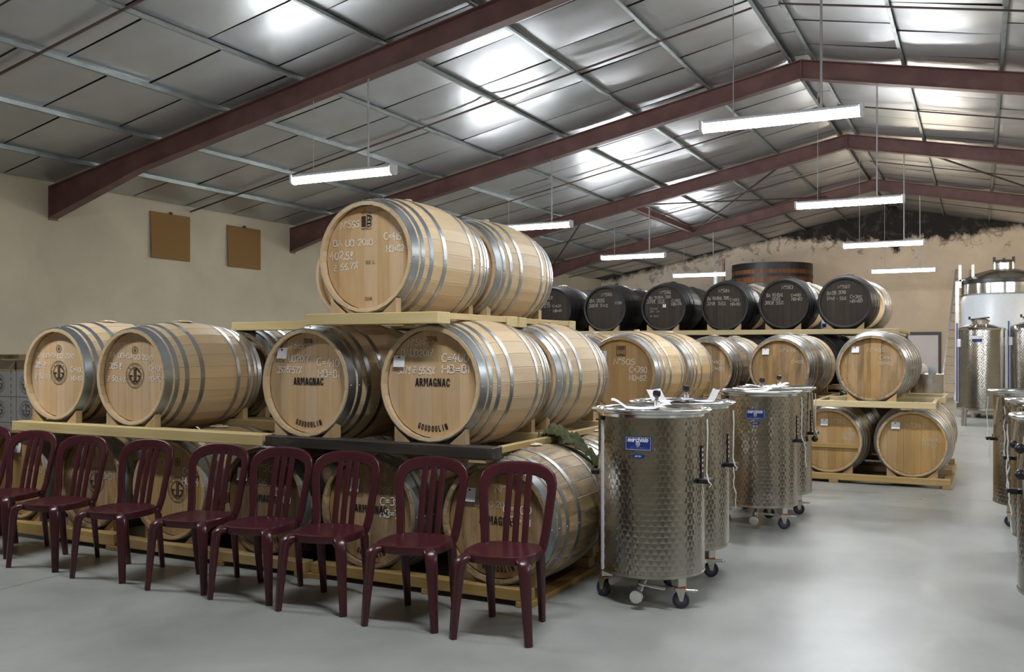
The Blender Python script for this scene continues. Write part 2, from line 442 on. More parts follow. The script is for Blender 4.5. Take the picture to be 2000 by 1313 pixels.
# stencil shapes: bold strokes with bridges, only used for the black branded words
GS = dict(G)
GS.update({
 'A': (.60, [[(.06, 0), (.27, .97)], [(.35, .97), (.54, 0)], [(.2, .27), (.42, .27)]]),
 'R': (.54, [[(.05, 0), (.05, 1)], [(.17, .95), (.36, .93), (.45, .76), (.36, .56), (.17, .53)], [(.27, .46), (.50, 0)]]),
 'M': (.70, [[(.05, 0), (.05, 1)], [(.16, .96), (.35, .25), (.54, .96)], [(.65, 1), (.65, 0)]]),
 'G': (.56, [[(.50, .78), (.42, .95), (.24, .99), (.08, .82), (.05, .5), (.08, .18), (.24, .01), (.40, .06)], [(.49, 0), (.49, .42), (.30, .42)]]),
 'N': (.58, [[(.05, 0), (.05, .92)], [(.12, 1), (.46, 0)], [(.53, .08), (.53, 1)]]),
 'C': (.52, [[(.48, .76), (.40, .95), (.25, .99), (.08, .82), (.05, .56)], [(.05, .44), (.08, .18), (.24, .01), (.40, .05), (.48, .24)]]),
 'O': (.54, [[(.21, .98), (.08, .82), (.05, .5), (.08, .18), (.21, .02)], [(.33, .98), (.46, .82), (.49, .5), (.46, .18), (.33, .02)]]),
 'U': (.52, [[(.05, 1), (.05, .22), (.20, .02)], [(.47, 1), (.47, .22), (.32, .02)]]),
 'D': (.54, [[(.05, 0), (.05, 1)], [(.18, .97), (.38, .88), (.47, .5), (.38, .12), (.18, .03)]]),
 'L': (.44, [[(.05, 1), (.05, 0)], [(.14, .06), (.44, .06)]]),
 'I': (.14, [[(.07, 0), (.07, 1)]]), '1': (.26, [[(.13, 0), (.13, 1)]]),
})
def ribbon(mb, pts, w, y=0.0, pl=None):
    """flat stroke in the XZ plane at depth y"""
    n = len(pts); L = []; R = []
    for i in range(n):
        a = pts[max(i - 1, 0)]; b = pts[min(i + 1, n - 1)]
        tx, tz = b[0] - a[0], b[1] - a[1]; l = math.hypot(tx, tz) or 1e-6; tx /= l; tz /= l
        e = w * .35 if i == 0 else 0; e2 = w * .35 if i == n - 1 else 0
        px, pz = pts[i][0] - tx * e + tx * e2, pts[i][1] - tz * e + tz * e2
        L.append((px - tz * w / 2, y, pz + tx * w / 2)); R.append((px + tz * w / 2, y, pz - tx * w / 2))
    mb.add(L + R, [(i, n + i, n + i + 1, i + 1) for i in range(n - 1)])
def write(mb, text, x0, z0, h, width, w=.1, slant=.08, rise=0.0, jit=.03, font=None, y=0.0, rng=None):
    """text from (x0,z0), height h, squeezed into 'width'; w = stroke width relative to h"""
    font = font or G; rng = rng or random
    gap = .16 if font is G else .22
    tot = sum(font[c][0] + gap for c in text) - gap
    kx = width / tot; x = 0.0
    for c in text:
        gw, strokes = font[c]
        dj = rng.uniform(-jit, jit) * 2
        for st in strokes:
            pts = [(x0 + (x + px) * kx + slant * pz * h, z0 + (pz + dj + rise * (x + px)) * h) for px, pz in st]
            ribbon(mb, pts, w * h, y)
        x += gw + gap
def write_arc(mb, text, R, amid, span, h, w=.18, top=True, font=None, cx=0.0, cz=0.0, y=0.0, aspect=.8):
    """letters round a circle of radius R; amid degrees from +X; span in degrees"""
    font = font or G; n = len(text)
    for i, c in enumerate(text):
        f = (i + .5) / n - .5
        a = radians(amid - span * f) if top else radians(amid + span * f)
        rot = a - pi / 2 if top else a + pi / 2
        ox, oz = cx + R * cos(a), cz + R * sin(a)
        gw, strokes = font[c]
        for st in strokes:
            pts = []
            for px, pz in st:
                lx, lz = (px - gw / 2) * h * aspect, pz * h
                pts.append((ox + lx * cos(rot) - lz * sin(rot), oz + lx * sin(rot) + lz * cos(rot)))
            ribbon(mb, pts, w * h, y)
def ring(mb, r, w, cx=0.0, cz=0.0, y=0.0, n=40):
    vs = []; fs = []
    for i in range(n):
        a = 2 * pi * i / n
        vs += [(cx + (r - w / 2) * cos(a), y, cz + (r - w / 2) * sin(a)), (cx + (r + w / 2) * cos(a), y, cz + (r + w / 2) * sin(a))]
    for i in range(n):
        j = (i + 1) % n; fs.append((2 * i, 2 * i + 1, 2 * j + 1, 2 * j))
    mb.add(vs, fs)
def monogram(mb, R, cx=0.0, cz=0.0, y=0.0):
    """round cellar emblem: two rings, J and G back to back, lettering round the rim"""
    ring(mb, R, R * .045, cx, cz, y); ring(mb, R * .66, R * .06, cx, cz, y)
    k = R
    sc = lambda pts: [(cx + px * k, cz + pz * k) for px, pz in pts]
    bw = R * .095
    ribbon(mb, sc([(-.08, .55), (-.08, -.52)]), bw, y); ribbon(mb, sc([(.10, .55), (.10, -.52)]), bw, y)
    ribbon(mb, sc(arc(-.10, 0, .42, .50, 268, 185, 8)), bw, y); ribbon(mb, sc([(-.52, -.02), (-.28, -.02)]), bw, y)
    ribbon(mb, sc(arc(.12, 0, .42, .50, 272, 355, 8)), bw, y); ribbon(mb, sc([(.54, -.02), (.28, -.02)]), bw, y)
    ribbon(mb, sc(arc(.12, .02, .40, .52, 88, 30, 6)), bw, y)
    write_arc(mb, 'VEUVE', R * .76, 90, 62, R * .16, .14, True, cx=cx, cz=cz, y=y, aspect=1.0)
    write_arc(mb, 'JEANNE GOUDOULIN', R * .90, 270, 218, R * .16, .14, False, cx=cx, cz=cz, y=y, aspect=1.0)
    for a in (135, 45):
        ring(mb, R * .03, R * .05, cx + R * .83 * cos(radians(a)), cz + R * .83 * sin(radians(a)), y, 8)

# ------------------------------------------------------------------ the hall
def build_hall():
    # floor: concrete slabs with saw-cut joints
    fb = MB().box(XL - .3, XR + .3, YF - .3, YB + .3, -.20, -.06)
    fl = struct(part('floor', fb, M['roof_dark'], None, smooth=False)); fl['label'] = 'polished grey concrete floor'
    xs = [XL, -5.6, .9, XR]; ys = [YF, 10.5, 21.0, YB]; g = .004
    for i in range(3):
        for j in range(3):
            part('slab', MB().box(xs[i] + g, xs[i + 1] - g, ys[j] + g, ys[j + 1] - g, -.06, 0), 'floor', fl, smooth=False)
    # side walls and gables
    ze = zp(XL) + .08
    w = struct(part('wall_left', MB().box(XL - .25, XL, YF - .25, YB + .25, 0, ze), 'wall', None, smooth=False)); w['label'] = 'beige rendered side wall under the eaves'
    w = struct(part('wall_right', MB().box(XR, XR + .25, YF - .25, YB + .25, 0, zp(XR) + .08), 'wall', None, smooth=False)); w['label'] = 'beige rendered side wall'
    gp = [(XL, 0), (XR, 0), (XR, zp(XR) + .06), (RX, RZ + .06), (XL, zp(XL) + .06)]
    w = struct(part('wall_back', MB().prism(gp, YB, YB + .25), 'gable', None, smooth=False)); w['label'] = 'rendered gable wall with black mould below the ridge'
    w = struct(part('wall_front', MB().prism(gp, YF - .25, YF), 'wall', None, smooth=False)); w['label'] = 'rendered gable wall behind the viewer'
    # roof deck
    t = .12
    rp = [(XL - .25, zp(XL) + .04 - .05), (RX, RZ + .04), (XR + .25, zp(XR) + .04 - .05), (XR + .25, zp(XR) + .3), (RX, RZ + .4), (XL - .25, zp(XL) + .3)]
    ce = struct(part('ceiling', MB().prism(rp, YF - .25, YB + .25), 'roof_dark', None, smooth=False)); ce['label'] = 'pitched roof lined with silver insulation panels between steel frames'
    # purlins
    sp = 1.27; pl = [RX - .17 - sp * k for k in range(8)]; pr = [RX + .17 + sp * k for k in range(8)]
    def zed(sgn):
        # Z profile, 60 mm flanges
        h = .125; f = .055; e = .006
        return [(-e / 2, 0), (f, 0), (f, e), (e / 2, e), (e / 2, h - e), (e / 2, h), (-f, h), (-f, h - e), (-e / 2, h - e)]
    zm = MB()
    zm.box(-.003, .003, YF, YB, -.05, .02); zm.box(-.003, .042, YF, YB, -.055, -.047); zm.box(-.02, .003, YF, YB, .012, .02); zm.box(.038, .042, YF, YB, -.047, -.036)
    me = zm.mesh('purlin', 'purlin', False)
    for x in pl + pr: place('purlin', me, ce, (x, 0, zp(x)))
    # insulation panels, sagging slightly between the seams
    plen = 1.13
    def panel_mesh(wd, ln, sag):
        mb = MB(); n = 6; vs = []
        for i in range(n + 1):
            for j in range(n + 1):
                u, v = i / n * 2 - 1, j / n * 2 - 1
                s_ = sag * (1 - abs(u) ** 4) * (1 - abs(v) ** 4)
                vs.append(((u * .5) * wd, (v * .5) * ln, -s_))
        fs = [(i * (n + 1) + j, i * (n + 1) + j + 1, (i + 1) * (n + 1) + j + 1, (i + 1) * (n + 1) + j) for i in range(n) for j in range(n)]
        return mb.add(vs, fs).mesh('insulation_panel', 'foil', True, 60)
    pm = [panel_mesh(sp / cos(math.atan(PITCH)) - .02, plen - .030, s_) for s_ in (.018, .028, .010)]
    pn = panel_mesh(.34 - .03, plen - .030, .006)
    rg = random.Random(3); sl = math.atan(PITCH)
    def strip(xa, xb, y0, y1, off, side):
        xm = (xa + xb) / 2; k = 0; y = y0 + off
        while y < y1 - .2:
            place('insulation_panel', rg.choice(pm), ce, (xm, y + plen / 2, zp(xm) + .012), (rg.uniform(-.006, .006), side * sl + rg.uniform(-.01, .01), 0)); y += plen
    for k in range(7):
        strip(pl[k + 1], pl[k], 3.0, YB - .4, [-.1, .35, .6, .15, .45, -.05, .3][k], -1)
    # last strip to the wall
    xm = (pl[7] + XL) / 2
    wl = panel_mesh(abs(pl[7] - XL) - .02, plen - .030, .006)
    for q in range(25): place('insulation_panel', wl, ce, (xm, 3.4 + q * plen, zp(xm) + .012), (0, -sl, 0))
    for k in range(4):
        strip(pr[k], pr[k + 1], 8.2, YB - .4, [.2, .5, 0, .35][k], 1)
    for q in range(20): place('ridge_panel', pn, ce, (RX, 9.6 + q * plen, RZ + .02))
    # the linings no one can tell apart: behind the viewer and beyond the right edge of the frame
    rest = MB()
    def sheet(xa, xb, ya, yb): rest.add([(xa, ya, zp(xa) + .014), (xb, ya, zp(xb) + .014), (xb, yb, zp(xb) + .014), (xa, yb, zp(xa) + .014)], [(0, 3, 2, 1)])
    for k in range(7): sheet(pl[k + 1] + .01, pl[k] - .01, YF, 3.0 + [-.1, .35, .6, .15, .45, -.05, .3][k] - .01)
    sheet(XL, pl[7], YF, 2.83)
    for k in range(7): sheet(pr[k] + .01, pr[k + 1] - .01, YF, 8.15 if k < 4 else YB)
    sheet(pr[7], XR, YF, YB); sheet(RX - .16, RX + .16, YF, 9.0)
    part('lining_sheet', rest, 'foil', ce, smooth=False, kind='stuff')
    # portal frames: welded I rafters with haunches at the eaves
    for y in RAFT:
        for sgn in (-1, 1):
            xe = XL if sgn < 0 else XR
            mb = MB(); hx = abs(xe - RX); dpt = .29; tw = .08
            n = 2
            def pos(d): return RX + sgn * d
            hh = 1.9
            stations = [0, hx - hh, hx]
            bot = [dpt, dpt, .48]
            for a in range(2):
                d0, d1 = stations[a], stations[a + 1]
                za0, za1 = zp(pos(d0)) - .052, zp(pos(d1)) - .052
                b0, b1 = bot[a], bot[a + 1]
                def slab(t0, t1, off0a, off0b, off1a, off1b, half):
                    vs = []
                    for (d, zt, oa, ob) in ((d0, za0, off0a, off0b), (d1, za1, off1a, off1b)):
                        for yy in (-half, half):
                            vs += [(pos(d), y + yy, zt - oa), (pos(d), y + yy, zt - ob)]
                    mb.add(vs, [(0, 1, 3, 2), (4, 6, 7, 5), (0, 4, 5, 1), (2, 3, 7, 6), (0, 2, 6, 4), (1, 5, 7, 3)])
                slab(0, 0, 0, .012, 0, .012, tw)              # top flange
                slab(0, 0, .012, b0 - .012, .012, b1 - .012, .005)  # web
                slab(0, 0, b0 - .012, b0, b1 - .012, b1, tw)        # bottom flange
            mb.box(pos(hx) - (.0 if sgn > 0 else -.0) - .012 * (sgn > 0), pos(hx) + .012 * (sgn < 0), y - tw, y + tw, zp(xe) - .56, zp(xe) - .05)
            rf = part('rafter', mb, 'rafter', ce, smooth=False)
        mb = MB().box(RX - .012, RX + .012, y - .075, y + .075, RZ - .36, RZ - .05)
        part('ridge_plate', mb, 'rafter', ce, smooth=False)
    # sag bars half way along each bay, clipped under the purlins
    bays = [(RAFT[i] + RAFT[i + 1]) / 2 for i in range(5)] + [29.0]
    for y in bays:
        for sgn, xe in ((-1, XL), (1, XR)):
            mb = MB(); zo = .07
            p0 = (RX + sgn * .17, y, zp(RX + sgn * .17) - zo); p1 = (xe, y, zp(xe) - zo)
            mb.sweep([p0, p1], [(.016, .016)], 4)
            part('sag_bar', mb, 'bar', ce, smooth=False)
    # wind bracing and strut in the bay before the last
    for (xa, ya, xb, yb_) in ((-3.66, 20.4, -7.3, 25.9), (-7.3, 20.4, -3.66, 25.9), (-8.4, 20.4, -11.8, 25.9), (-1.2, 20.4, 2.4, 25.9)):
        mb = MB(); mb.sweep([(xa, ya, zp(xa) - .20), (xb, yb_, zp(xb) - .20)], [(.022, .022)], 4)
        part('wind_brace', mb, 'bar', ce, smooth=False)
    mb = MB(); xs_ = -7.35; z0 = zp(xs_)
    mb.box(xs_ - .05, xs_ + .05, 20.37, 25.93, z0 - .075, z0 - .06); mb.box(xs_ - .006, xs_ + .006, 20.37, 25.93, z0 - .20, z0 - .06); mb.box(xs_ - .05, xs_ + .05, 20.37, 25.93, z0 - .215, z0 - .20)
    part('eaves_strut', mb, 'rafter', ce, smooth=False)
    # door in the gable
    d = struct(part('door_1', MB().box(-2.02, -1.14, YB - .05, YB - .01, 0, 1.96, .006), 'door', None)); d['label'] = 'white door with dark lintel in the gable wall'
    part('door_frame', MB().box(-2.10, -2.03, YB - .07, YB, 0, 2.06).box(-1.13, -1.06, YB - .07, YB, 0, 2.06).box(-2.03, -1.13, YB - .07, YB, 1.97, 2.06), 'darkframe', d, smooth=False)
    part('door_handle', MB().cyl((-1.95, YB - .10, 1.02), (-1.82, YB - .10, 1.02), .012).cyl((-1.95, YB - .10, 1.02), (-1.95, YB - .05, 1.02), .01), 'steel_soft', d)
    # cardboard taped over two small windows in the left wall
    for (y0, y1, zb, zt, lb) in ((11.12, 12.0, 3.08, 3.87, 'brown cardboard sheet with a fold on the left wall, nearer the big rafter'), (12.9, 13.8, 3.07, 3.845, 'brown cardboard sheet on the left wall, nearer the barrel on top')):
        n = 8; vs = []; fs = []
        for i in range(n + 1):
            u = i / n
            for q in range(5):
                v = q / 4; bow = .006 + .02 * sin(pi * u) * (1 - v) + .035 * (1 - v) * (u < .25) * (1 - 4 * u) + .008 * abs(u - .5)
                vs.append((XL + bow + .012, y0 + (y1 - y0) * u, zb + (zt - zb) * v))
        for i in range(n):
            for q in range(4): fs.append((i * 5 + q, i * 5 + q + 1, (i + 1) * 5 + q + 1, (i + 1) * 5 + q))
        nn = len(vs); vs2 = [(x - .006, y, z) for x, y, z in vs]
        mb = MB().add(vs + vs2, fs + [tuple(nn + k for k in f)[::-1] for f in fs])
        edge = [i * 5 for i in range(n + 1)] + [n * 5 + q for q in range(1, 5)] + [i * 5 + 4 for i in range(n - 1, -1, -1)] + [3, 2, 1]
        mb.f += [(edge[k], edge[(k + 1) % len(edge)], edge[(k + 1) % len(edge)] + nn, edge[k] + nn) for k in range(len(edge))]
        t = thing('cardboard_sheet', lb, 'cardboard', (XL, (y0 + y1) / 2, zb)); 
        part('sheet', mb, 'cardboard', t, (-XL, -(y0 + y1) / 2, -zb))
        part('peg', MB().box(XL, XL + .05, (y0 + y1) / 2 - .02, (y0 + y1) / 2 + .02, zt - .01, zt + .03), 'darkframe', t, (-XL, -(y0 + y1) / 2, -zb), smooth=False)
build_hall()

# ------------------------------------------------------------------ fluorescent battens
def batten_meshes():
    Lh = .785
    d = MB()
    sec = [(-.055, .0), (-.062, -.035), (-.04, -.062), (0, -.07), (.04, -.062), (.062, -.035), (.055, .0)]
    vs = [(x, y, z) for x in (-Lh + .03, Lh - .03) for y, z in sec]; n = len(sec)
    fs = [(i, i + 1, n + i + 1, n + i) for i in range(n - 1)]
    diff = d.add(vs, fs).mesh('diffuser', 'lamp', False)
    diffw = diff.copy(); diffw.materials[0] = M['lamp_warm']
    hs = MB().box(-Lh + .03, Lh - .03, -.06, .06, .001, .045, .012).mesh('housing', 'lamp_body', False)
    cp = MB()
    cp.prism([(-.066, .05), (-.066, -.04), (-.042, -.068), (0, -.076), (.042, -.068), (.066, -.04), (.066, .05)], -.016, .016)
    cp = cp.xf(Matrix.Rotation(pi / 2, 4, 'Z')).mesh('end_cap', 'lamp_body', False)
    return Lh, diff, diffw, hs, cp
BAT = batten_meshes()
def batten(x, y, z, label, warm=False, tilt=0.0, zc=None):
    Lh, diff, diffw, hs, cp = BAT
    t = thing('fluorescent_batten', label, 'ceiling lamp', (x, y, z), 0, 'fluorescent battens hung from the rafters')
    t.rotation_euler = (0, tilt, 0)
    place('housing', hs, t); place('diffuser', diffw if warm else diff, t)
    place('end_cap', cp, t, (-Lh + .015, 0, 0)); place('end_cap', cp, t, (Lh - .015, 0, 0))
    for dx, r in ((-.45, .005), (.40, .013)):
        top = zp(x + dx) - .33
        part('suspension_rod', MB().cyl((dx, 0, .045), (dx, 0, top - z), r, seg=8), 'rod', t, rot=(0, -tilt, 0))
LZ = EYE + 2.2
batten(-7.09, 9.3, LZ - .03, 'long white tube lamp in front of the second rafter, left of the topmost barrel', tilt=-.0)
batten(-1.76, 9.3, LZ + .07, 'largest and nearest tube lamp, hanging under the ridge')
batten(-7.09, 14.75, LZ - .03, 'tube lamp partly hidden behind the upper right light barrel')
batten(-1.76, 14.75, LZ + .02, 'tube lamp hanging in front of the mould stain, second below the ridge')
batten(-7.15, 20.3, LZ - .06, 'tube lamp above the dark barrels, left of the round wooden vat')
batten(-1.76, 20.3, LZ - .05, 'tube lamp directly below the mould stain on the gable')
batten(-7.15, 26.0, LZ - .08, 'farthest left tube lamp, touching the wooden vat in view')
batten(-1.76, 26.0, LZ - .16, 'warm yellowish tube lamp, farthest under the ridge', warm=True)
batten(-1.76, 3.65, LZ, 'tube lamp overhead in front of the chairs, above the picture')
batten(-7.09, 3.65, LZ - .03, 'tube lamp overhead at the left in front of the chairs, above the picture')
batten(3.5, 3.65, LZ, 'tube lamp overhead to the right, beyond the picture')
batten(3.5, 9.3, LZ, 'tube lamp over the right hand vats, beyond the picture')
batten(3.5, 14.75, LZ, 'tube lamp over the right aisle, beyond the picture')
batten(3.5, 20.3, LZ, 'warm tube lamp over the right aisle, far beyond the picture', warm=True)
batten(3.5, 26.0, LZ, 'warm tube lamp near the gable at the right, beyond the picture', warm=True)

# ------------------------------------------------------------------ barrels
BL, RH, RB, NS = 1.05, .368, .432, 28
def rad(t): return RH + (RB - RH) * (1 - abs(2 * t - 1) ** 2.1)
def stave_geo(mb, ang0, n_len=12, width=2 * pi / NS, seam=.0018):
    ws = [-width / 2 + .0010, -width / 2 + .010, width / 2 - .010, width / 2 - .0010]; dr = [-.0014, 0, 0, -.0014]
    vs = []; fs = []
    for i in range(n_len + 1):
        t = i / n_len; r = rad(t)
        for a, d in zip(ws, dr):
            q = ang0 + a; vs.append(((r + d) * sin(q), t * BL, (r + d) * cos(q)))
    for i in range(n_len):
        for k in range(3): fs.append((i * 4 + k, i * 4 + k + 1, (i + 1) * 4 + k + 1, (i + 1) * 4 + k))
    # chime ends and inner faces in front of the heads
    o = len(vs); th = .026
    for (t0, t1) in ((0, .07), (1, .93)):
        b = len(vs)
        for t, d in ((t0, .004), (t0, th), (t1, th + .004)):
            r = rad(t) - d
            for a in (ws[0], ws[3]): vs.append((r * sin(ang0 + a), t * BL + (.004 if t == 0 and d > .01 else 0), r * cos(ang0 + a)))
        e = 0 if t0 == 0 else n_len * 4
        fs += [(e, e + 3, b + 1, b), (b, b + 1, b + 3, b + 2), (b + 2, b + 3, b + 5, b + 4)] if t0 == 0 else [(e + 3, e, b, b + 1), (b + 1, b, b + 2, b + 3), (b + 3, b + 2, b + 4, b + 5)]
    return mb.add(vs, fs)
HR = .3440; HD = .052
def board_geo(mb, x0, x1, dy=0.0):
    n = 6; top = []; bot = []
    for i in range(n + 1):
        x = x0 + .0002 + (x1 - x0 - .0004) * i / n; h = sqrt(max(0, HR * HR - x * x)); top.append((x, h)); bot.append((x, -h))
    poly = top + bot[::-1]; m = len(poly)
    cx = (x0 + x1) / 2
    def inset(p): return (p[0] + (.0010 if p[0] < cx - 1e-6 and abs(p[0] - x0) < .002 else -.0010 if abs(p[0] - x1) < .002 else 0), p[1] * .998)
    f = [(x, HD + dy, z) for x, z in map(inset, poly)]; b = [(x, HD + dy + .0010, z) for x, z in poly]
    c = [(x, HD + .02, z) for x, z in poly]
    fs = [tuple(range(m))]
    for i in range(m):
        j = (i + 1) % m; fs += [(i, i + m, j + m, j), (i + m, i + 2 * m, j + 2 * m, j + m)]
    return mb.add(f + b + c, fs)
PAT = []
for sd in range(3):
    rg = random.Random(40 + sd); ws = [rg.uniform(.7, 1.25) for _ in range(8)]; tot = sum(ws); x = -HR + .0005; ed = [x]
    for w_ in ws: x += (2 * HR - .001) * w_ / tot; ed.append(x)
    PAT.append(ed)
HOOPS = [(.006, .068, .0035), (.088, .122, .003), (.170, .206, .003), (.312, .350, .003)]
def hoop_geo(mb, y0, y1, th, seg=56):
    r0, r1 = rad(y0 / BL), rad(y1 / BL)
    return mb.lathe([(r0 - .001, y0), (r0 + th, y0), (r1 + th, y1), (r1 - .001, y1)], seg, 'Y')
MESH = {}
def cached(key, fn):
    if key not in MESH: MESH[key] = fn()
    return MESH[key]
def lump(rg, sx, sy, sz, n=7, k=14, jit=.35):
    mb = MB(); prof = []
    vs = []; fs = []
    for i in range(n + 1):
        ph = pi * i / n
        for j in range(k):
            th = 2 * pi * j / k; s_ = 1 + rg.uniform(-jit, jit) * sin(ph)
            vs.append((sx * s_ * sin(ph) * cos(th), sy * s_ * sin(ph) * sin(th), sz * (1 - cos(ph)) * .5 * (1 + rg.uniform(-.1, .1) * sin(ph))))
    for i in range(n):
        for j in range(k): fs.append((i * k + j, i * k + (j + 1) % k, (i + 1) * k + (j + 1) % k, (i + 1) * k + j))
    return mb.add(vs, fs)
def barrel(label, x, y, zc, st='oak', detail=2, group='barrels', roll=None, bung=1, rnd=None, hoops=None):
    """detail 2: staves, boards, hoops with rivets as parts; 1: without rivets; 0: far away, joined"""
    rg = random.Random(hash((round(x, 2), round(y, 2), round(zc, 2))) & 0xffff)
    t = thing('barrel', label, 'barrel', (x, y, zc - RB), 0, group)
    zo = RB
    head = st + '_head'
    hm = hoops or {'oak': 'hoop', 'oak2': 'hoop', 'old': 'hoop_old', 'stained': 'hoop_old', 'dark': 'hoop_dark'}[st]
    roll = rg.uniform(0, 6.28) if roll is None else roll
    if detail > 0:
        sm = cached(('stave', st), lambda: stave_geo(MB(), 0).mesh('stave', st, True, 25))
        for k in range(NS): place('stave', sm, t, (0, 0, zo), (0, roll + 2 * pi * k / NS, 0))
        pt = rg.randrange(3)
        for k in range(8):
            bm = cached(('board', st, pt, k), lambda: board_geo(MB(), PAT[pt][k], PAT[pt][k + 1], random.Random(k + pt).uniform(-.0008, .0008)).mesh('head_board', head, False))
            place('head_board', bm, t, (0, 0, zo))
    else:
        def joined():
            mb = MB()
            for k in range(NS): stave_geo(mb, 2 * pi * k / NS, 8)
            return mb.mesh('staves', st, True, 25)
        place('staves', cached(('staves', st), joined), t, (0, 0, zo), (0, roll, 0), kind='stuff')
        pt = rg.randrange(3)
        def bjoin():
            mb = MB()
            for k in range(8): board_geo(mb, PAT[pt][k], PAT[pt][k + 1], random.Random(k + pt).uniform(-.001, .001))
            return mb.mesh('head_boards', head, False)
        place('head_boards', cached(('boards', st, pt), bjoin), t, (0, 0, zo), kind='stuff')
    rear = cached(('rear', st), lambda: MB().lathe([(.0005, BL - HD), (HR, BL - HD)], 40, 'Y').mesh('rear_head', head, False))
    place('rear_head', rear, t, (0, 0, zo))
    for k, (y0, y1, th) in enumerate(HOOPS):
        hmsh = cached(('hoop', hm, k), lambda: hoop_geo(MB(), y0, y1, th, 56 if detail else 40).mesh('hoop', hm, True, 40))
        for back in (0, 1):
            h = place('hoop', hmsh, t, (0, BL if back else 0, zo), (0, 0, pi if back else 0))
            if detail == 2:
                rm = cached(('rivet', hm), lambda: MB().lathe([(.0065, 0), (.006, .0025), (.003, .0042), (.0002, .0046)], 8).mesh('rivet', hm, True, 60))
                for (aa, dy) in ((radians(92), .3), (radians(-4), .3), (radians(2), .7)):
                    a = -aa if back else aa
                    yy = y0 + (y1 - y0) * dy; r = rad(yy / BL) + th - .0008
                    place('rivet', rm, h, (r * sin(a), yy, r * cos(a)), (0, a, 0))
    if bung:
        bm = cached(('bung', bung), lambda: MB().lathe([(.030, 0), (.030, .016), (.026, .022), (.0003, .022)], 16).mesh('bung', 'hoop_dark' if bung == 3 else 'cork', True, 40))
        b = place('bung', bm, t, (0, BL / 2, zo + RB - .004))
        if bung == 1 or bung == 3:
            cm = cached(('rag', bung, rg.randrange(3)), lambda: lump(rg, .062, .075, .016, jit=.32).mesh('bung_cloth', 'dark' if bung == 3 else 'rag', True, 70))
            place('bung_cloth', cm, b, (0, 0, .0), (0, 0, rg.uniform(0, 3)))
    return t
def deco(t, name, fn, mat, rng=None, label=None):
    mb = MB(); fn(mb)
    return part(name, mb, mat, t, (0, HD - .0032, RB), smooth=False, label=label, kind='stuff' if name != 'emblem' else None)
def chalk(t, rows, mat='chalk', w=.115, seed=1):
    rg = random.Random(seed)
    def fn(mb):
        for r in rows:
            s_, x0, z0, h, wd = r[:5]; rise = r[5] if len(r) > 5 else 0.0
            if x0 > .09: x0 -= .026; wd *= .94      # kept clear of the near rim
            write(mb, s_, x0, z0, h, wd, w, .06, rise, .035, rng=rg)
    deco(t, 'chalk_writing', fn, mat, label='chalk writing on the head')
def stencil(t, rows, arcs=(), w=.2):
    def fn(mb):
        for s_, x0, z0, h, wd in rows: write(mb, s_, x0, z0, h, wd, w if h > .035 else .15, 0, 0, 0, GS)
        for s_, R, span, h in arcs: write_arc(mb, s_, R, 270, span, h, w, False, GS, aspect=.75)
    deco(t, 'stencil_lettering', fn, 'ink', label='black stencilled lettering')
def armagnac(t, year=True):
    rows = [('ARMAGNAC', -.13, -.014, .046, .254)]
    if year: rows += [('2016', -.045, .272, .030, .075), ('U.W', -.03, .248, .014, .045)]
    stencil(t, rows, [('GOUDOULIN', .305, 46, .034)])
def emblem(t, R=.095, z=.01, x=0.0, leaf=True):
    def fn(mb):
        monogram(mb, R, x, z)
        if leaf:
            ring(mb, .029, .004, x, .205); ring(mb, .020, .002, x, .205)
            mb.add([(x - .008, 0, .205), (x, 0, .190), (x + .008, 0, .205), (x, 0, .222)], [(0, 1, 2, 3)])
    deco(t, 'emblem', fn, 'ink', label='round black monogram emblem')
def note(t, x0, x1, z0, z1, tilt=.03):
    mb = MB(); n = 5; vs = []; fs = []
    for i in range(n + 1):
        f = i / n
        for x in (x0, x1):
            vs.append((x + tilt * (f - .5) * (z1 - z0), -.003 - .010 * (1 - f) ** 2, z0 + (z1 - z0) * f))
    for i in range(n): fs.append((2 * i, 2 * i + 1, 2 * i + 3, 2 * i + 2))
    vs += [(x, y + .0006, z) for x, y, z in vs]; k = 2 * (n + 1)
    fs += [tuple(k + q for q in f)[::-1] for f in fs]
    nt = part('paper_note', mb.add(vs, fs), 'paper', t, (0, HD - .004, RB), label='white paper note pinned to the head')
    part('pin', MB().box((x0 + x1) / 2 - .005, (x0 + x1) / 2 + .005, -.009, -.003, z1 - .018, z1 - .008), 'ink', nt, smooth=False)
    pr = MB(); w_ = x1 - x0
    for q in range(5): pr.add([(x0 + w_ * .12, -.0145 + .0105 * (q + 1.2) / 6.2, z1 - (z1 - z0) * (.3 + .1 * q)), (x0 + w_ * (.85 - .1 * (q % 3)), -.0145 + .0105 * (q + 1.2) / 6.2, z1 - (z1 - z0) * (.3 + .1 * q)), (x0 + w_ * (.85 - .1 * (q % 3)), -.0145 + .0105 * (q + 1.2) / 6.2, z1 - (z1 - z0) * (.32 + .1 * q)), (x0 + w_ * .12, -.0145 + .0105 * (q + 1.2) / 6.2, z1 - (z1 - z0) * (.32 + .1 * q))], [(0, 1, 2, 3)])

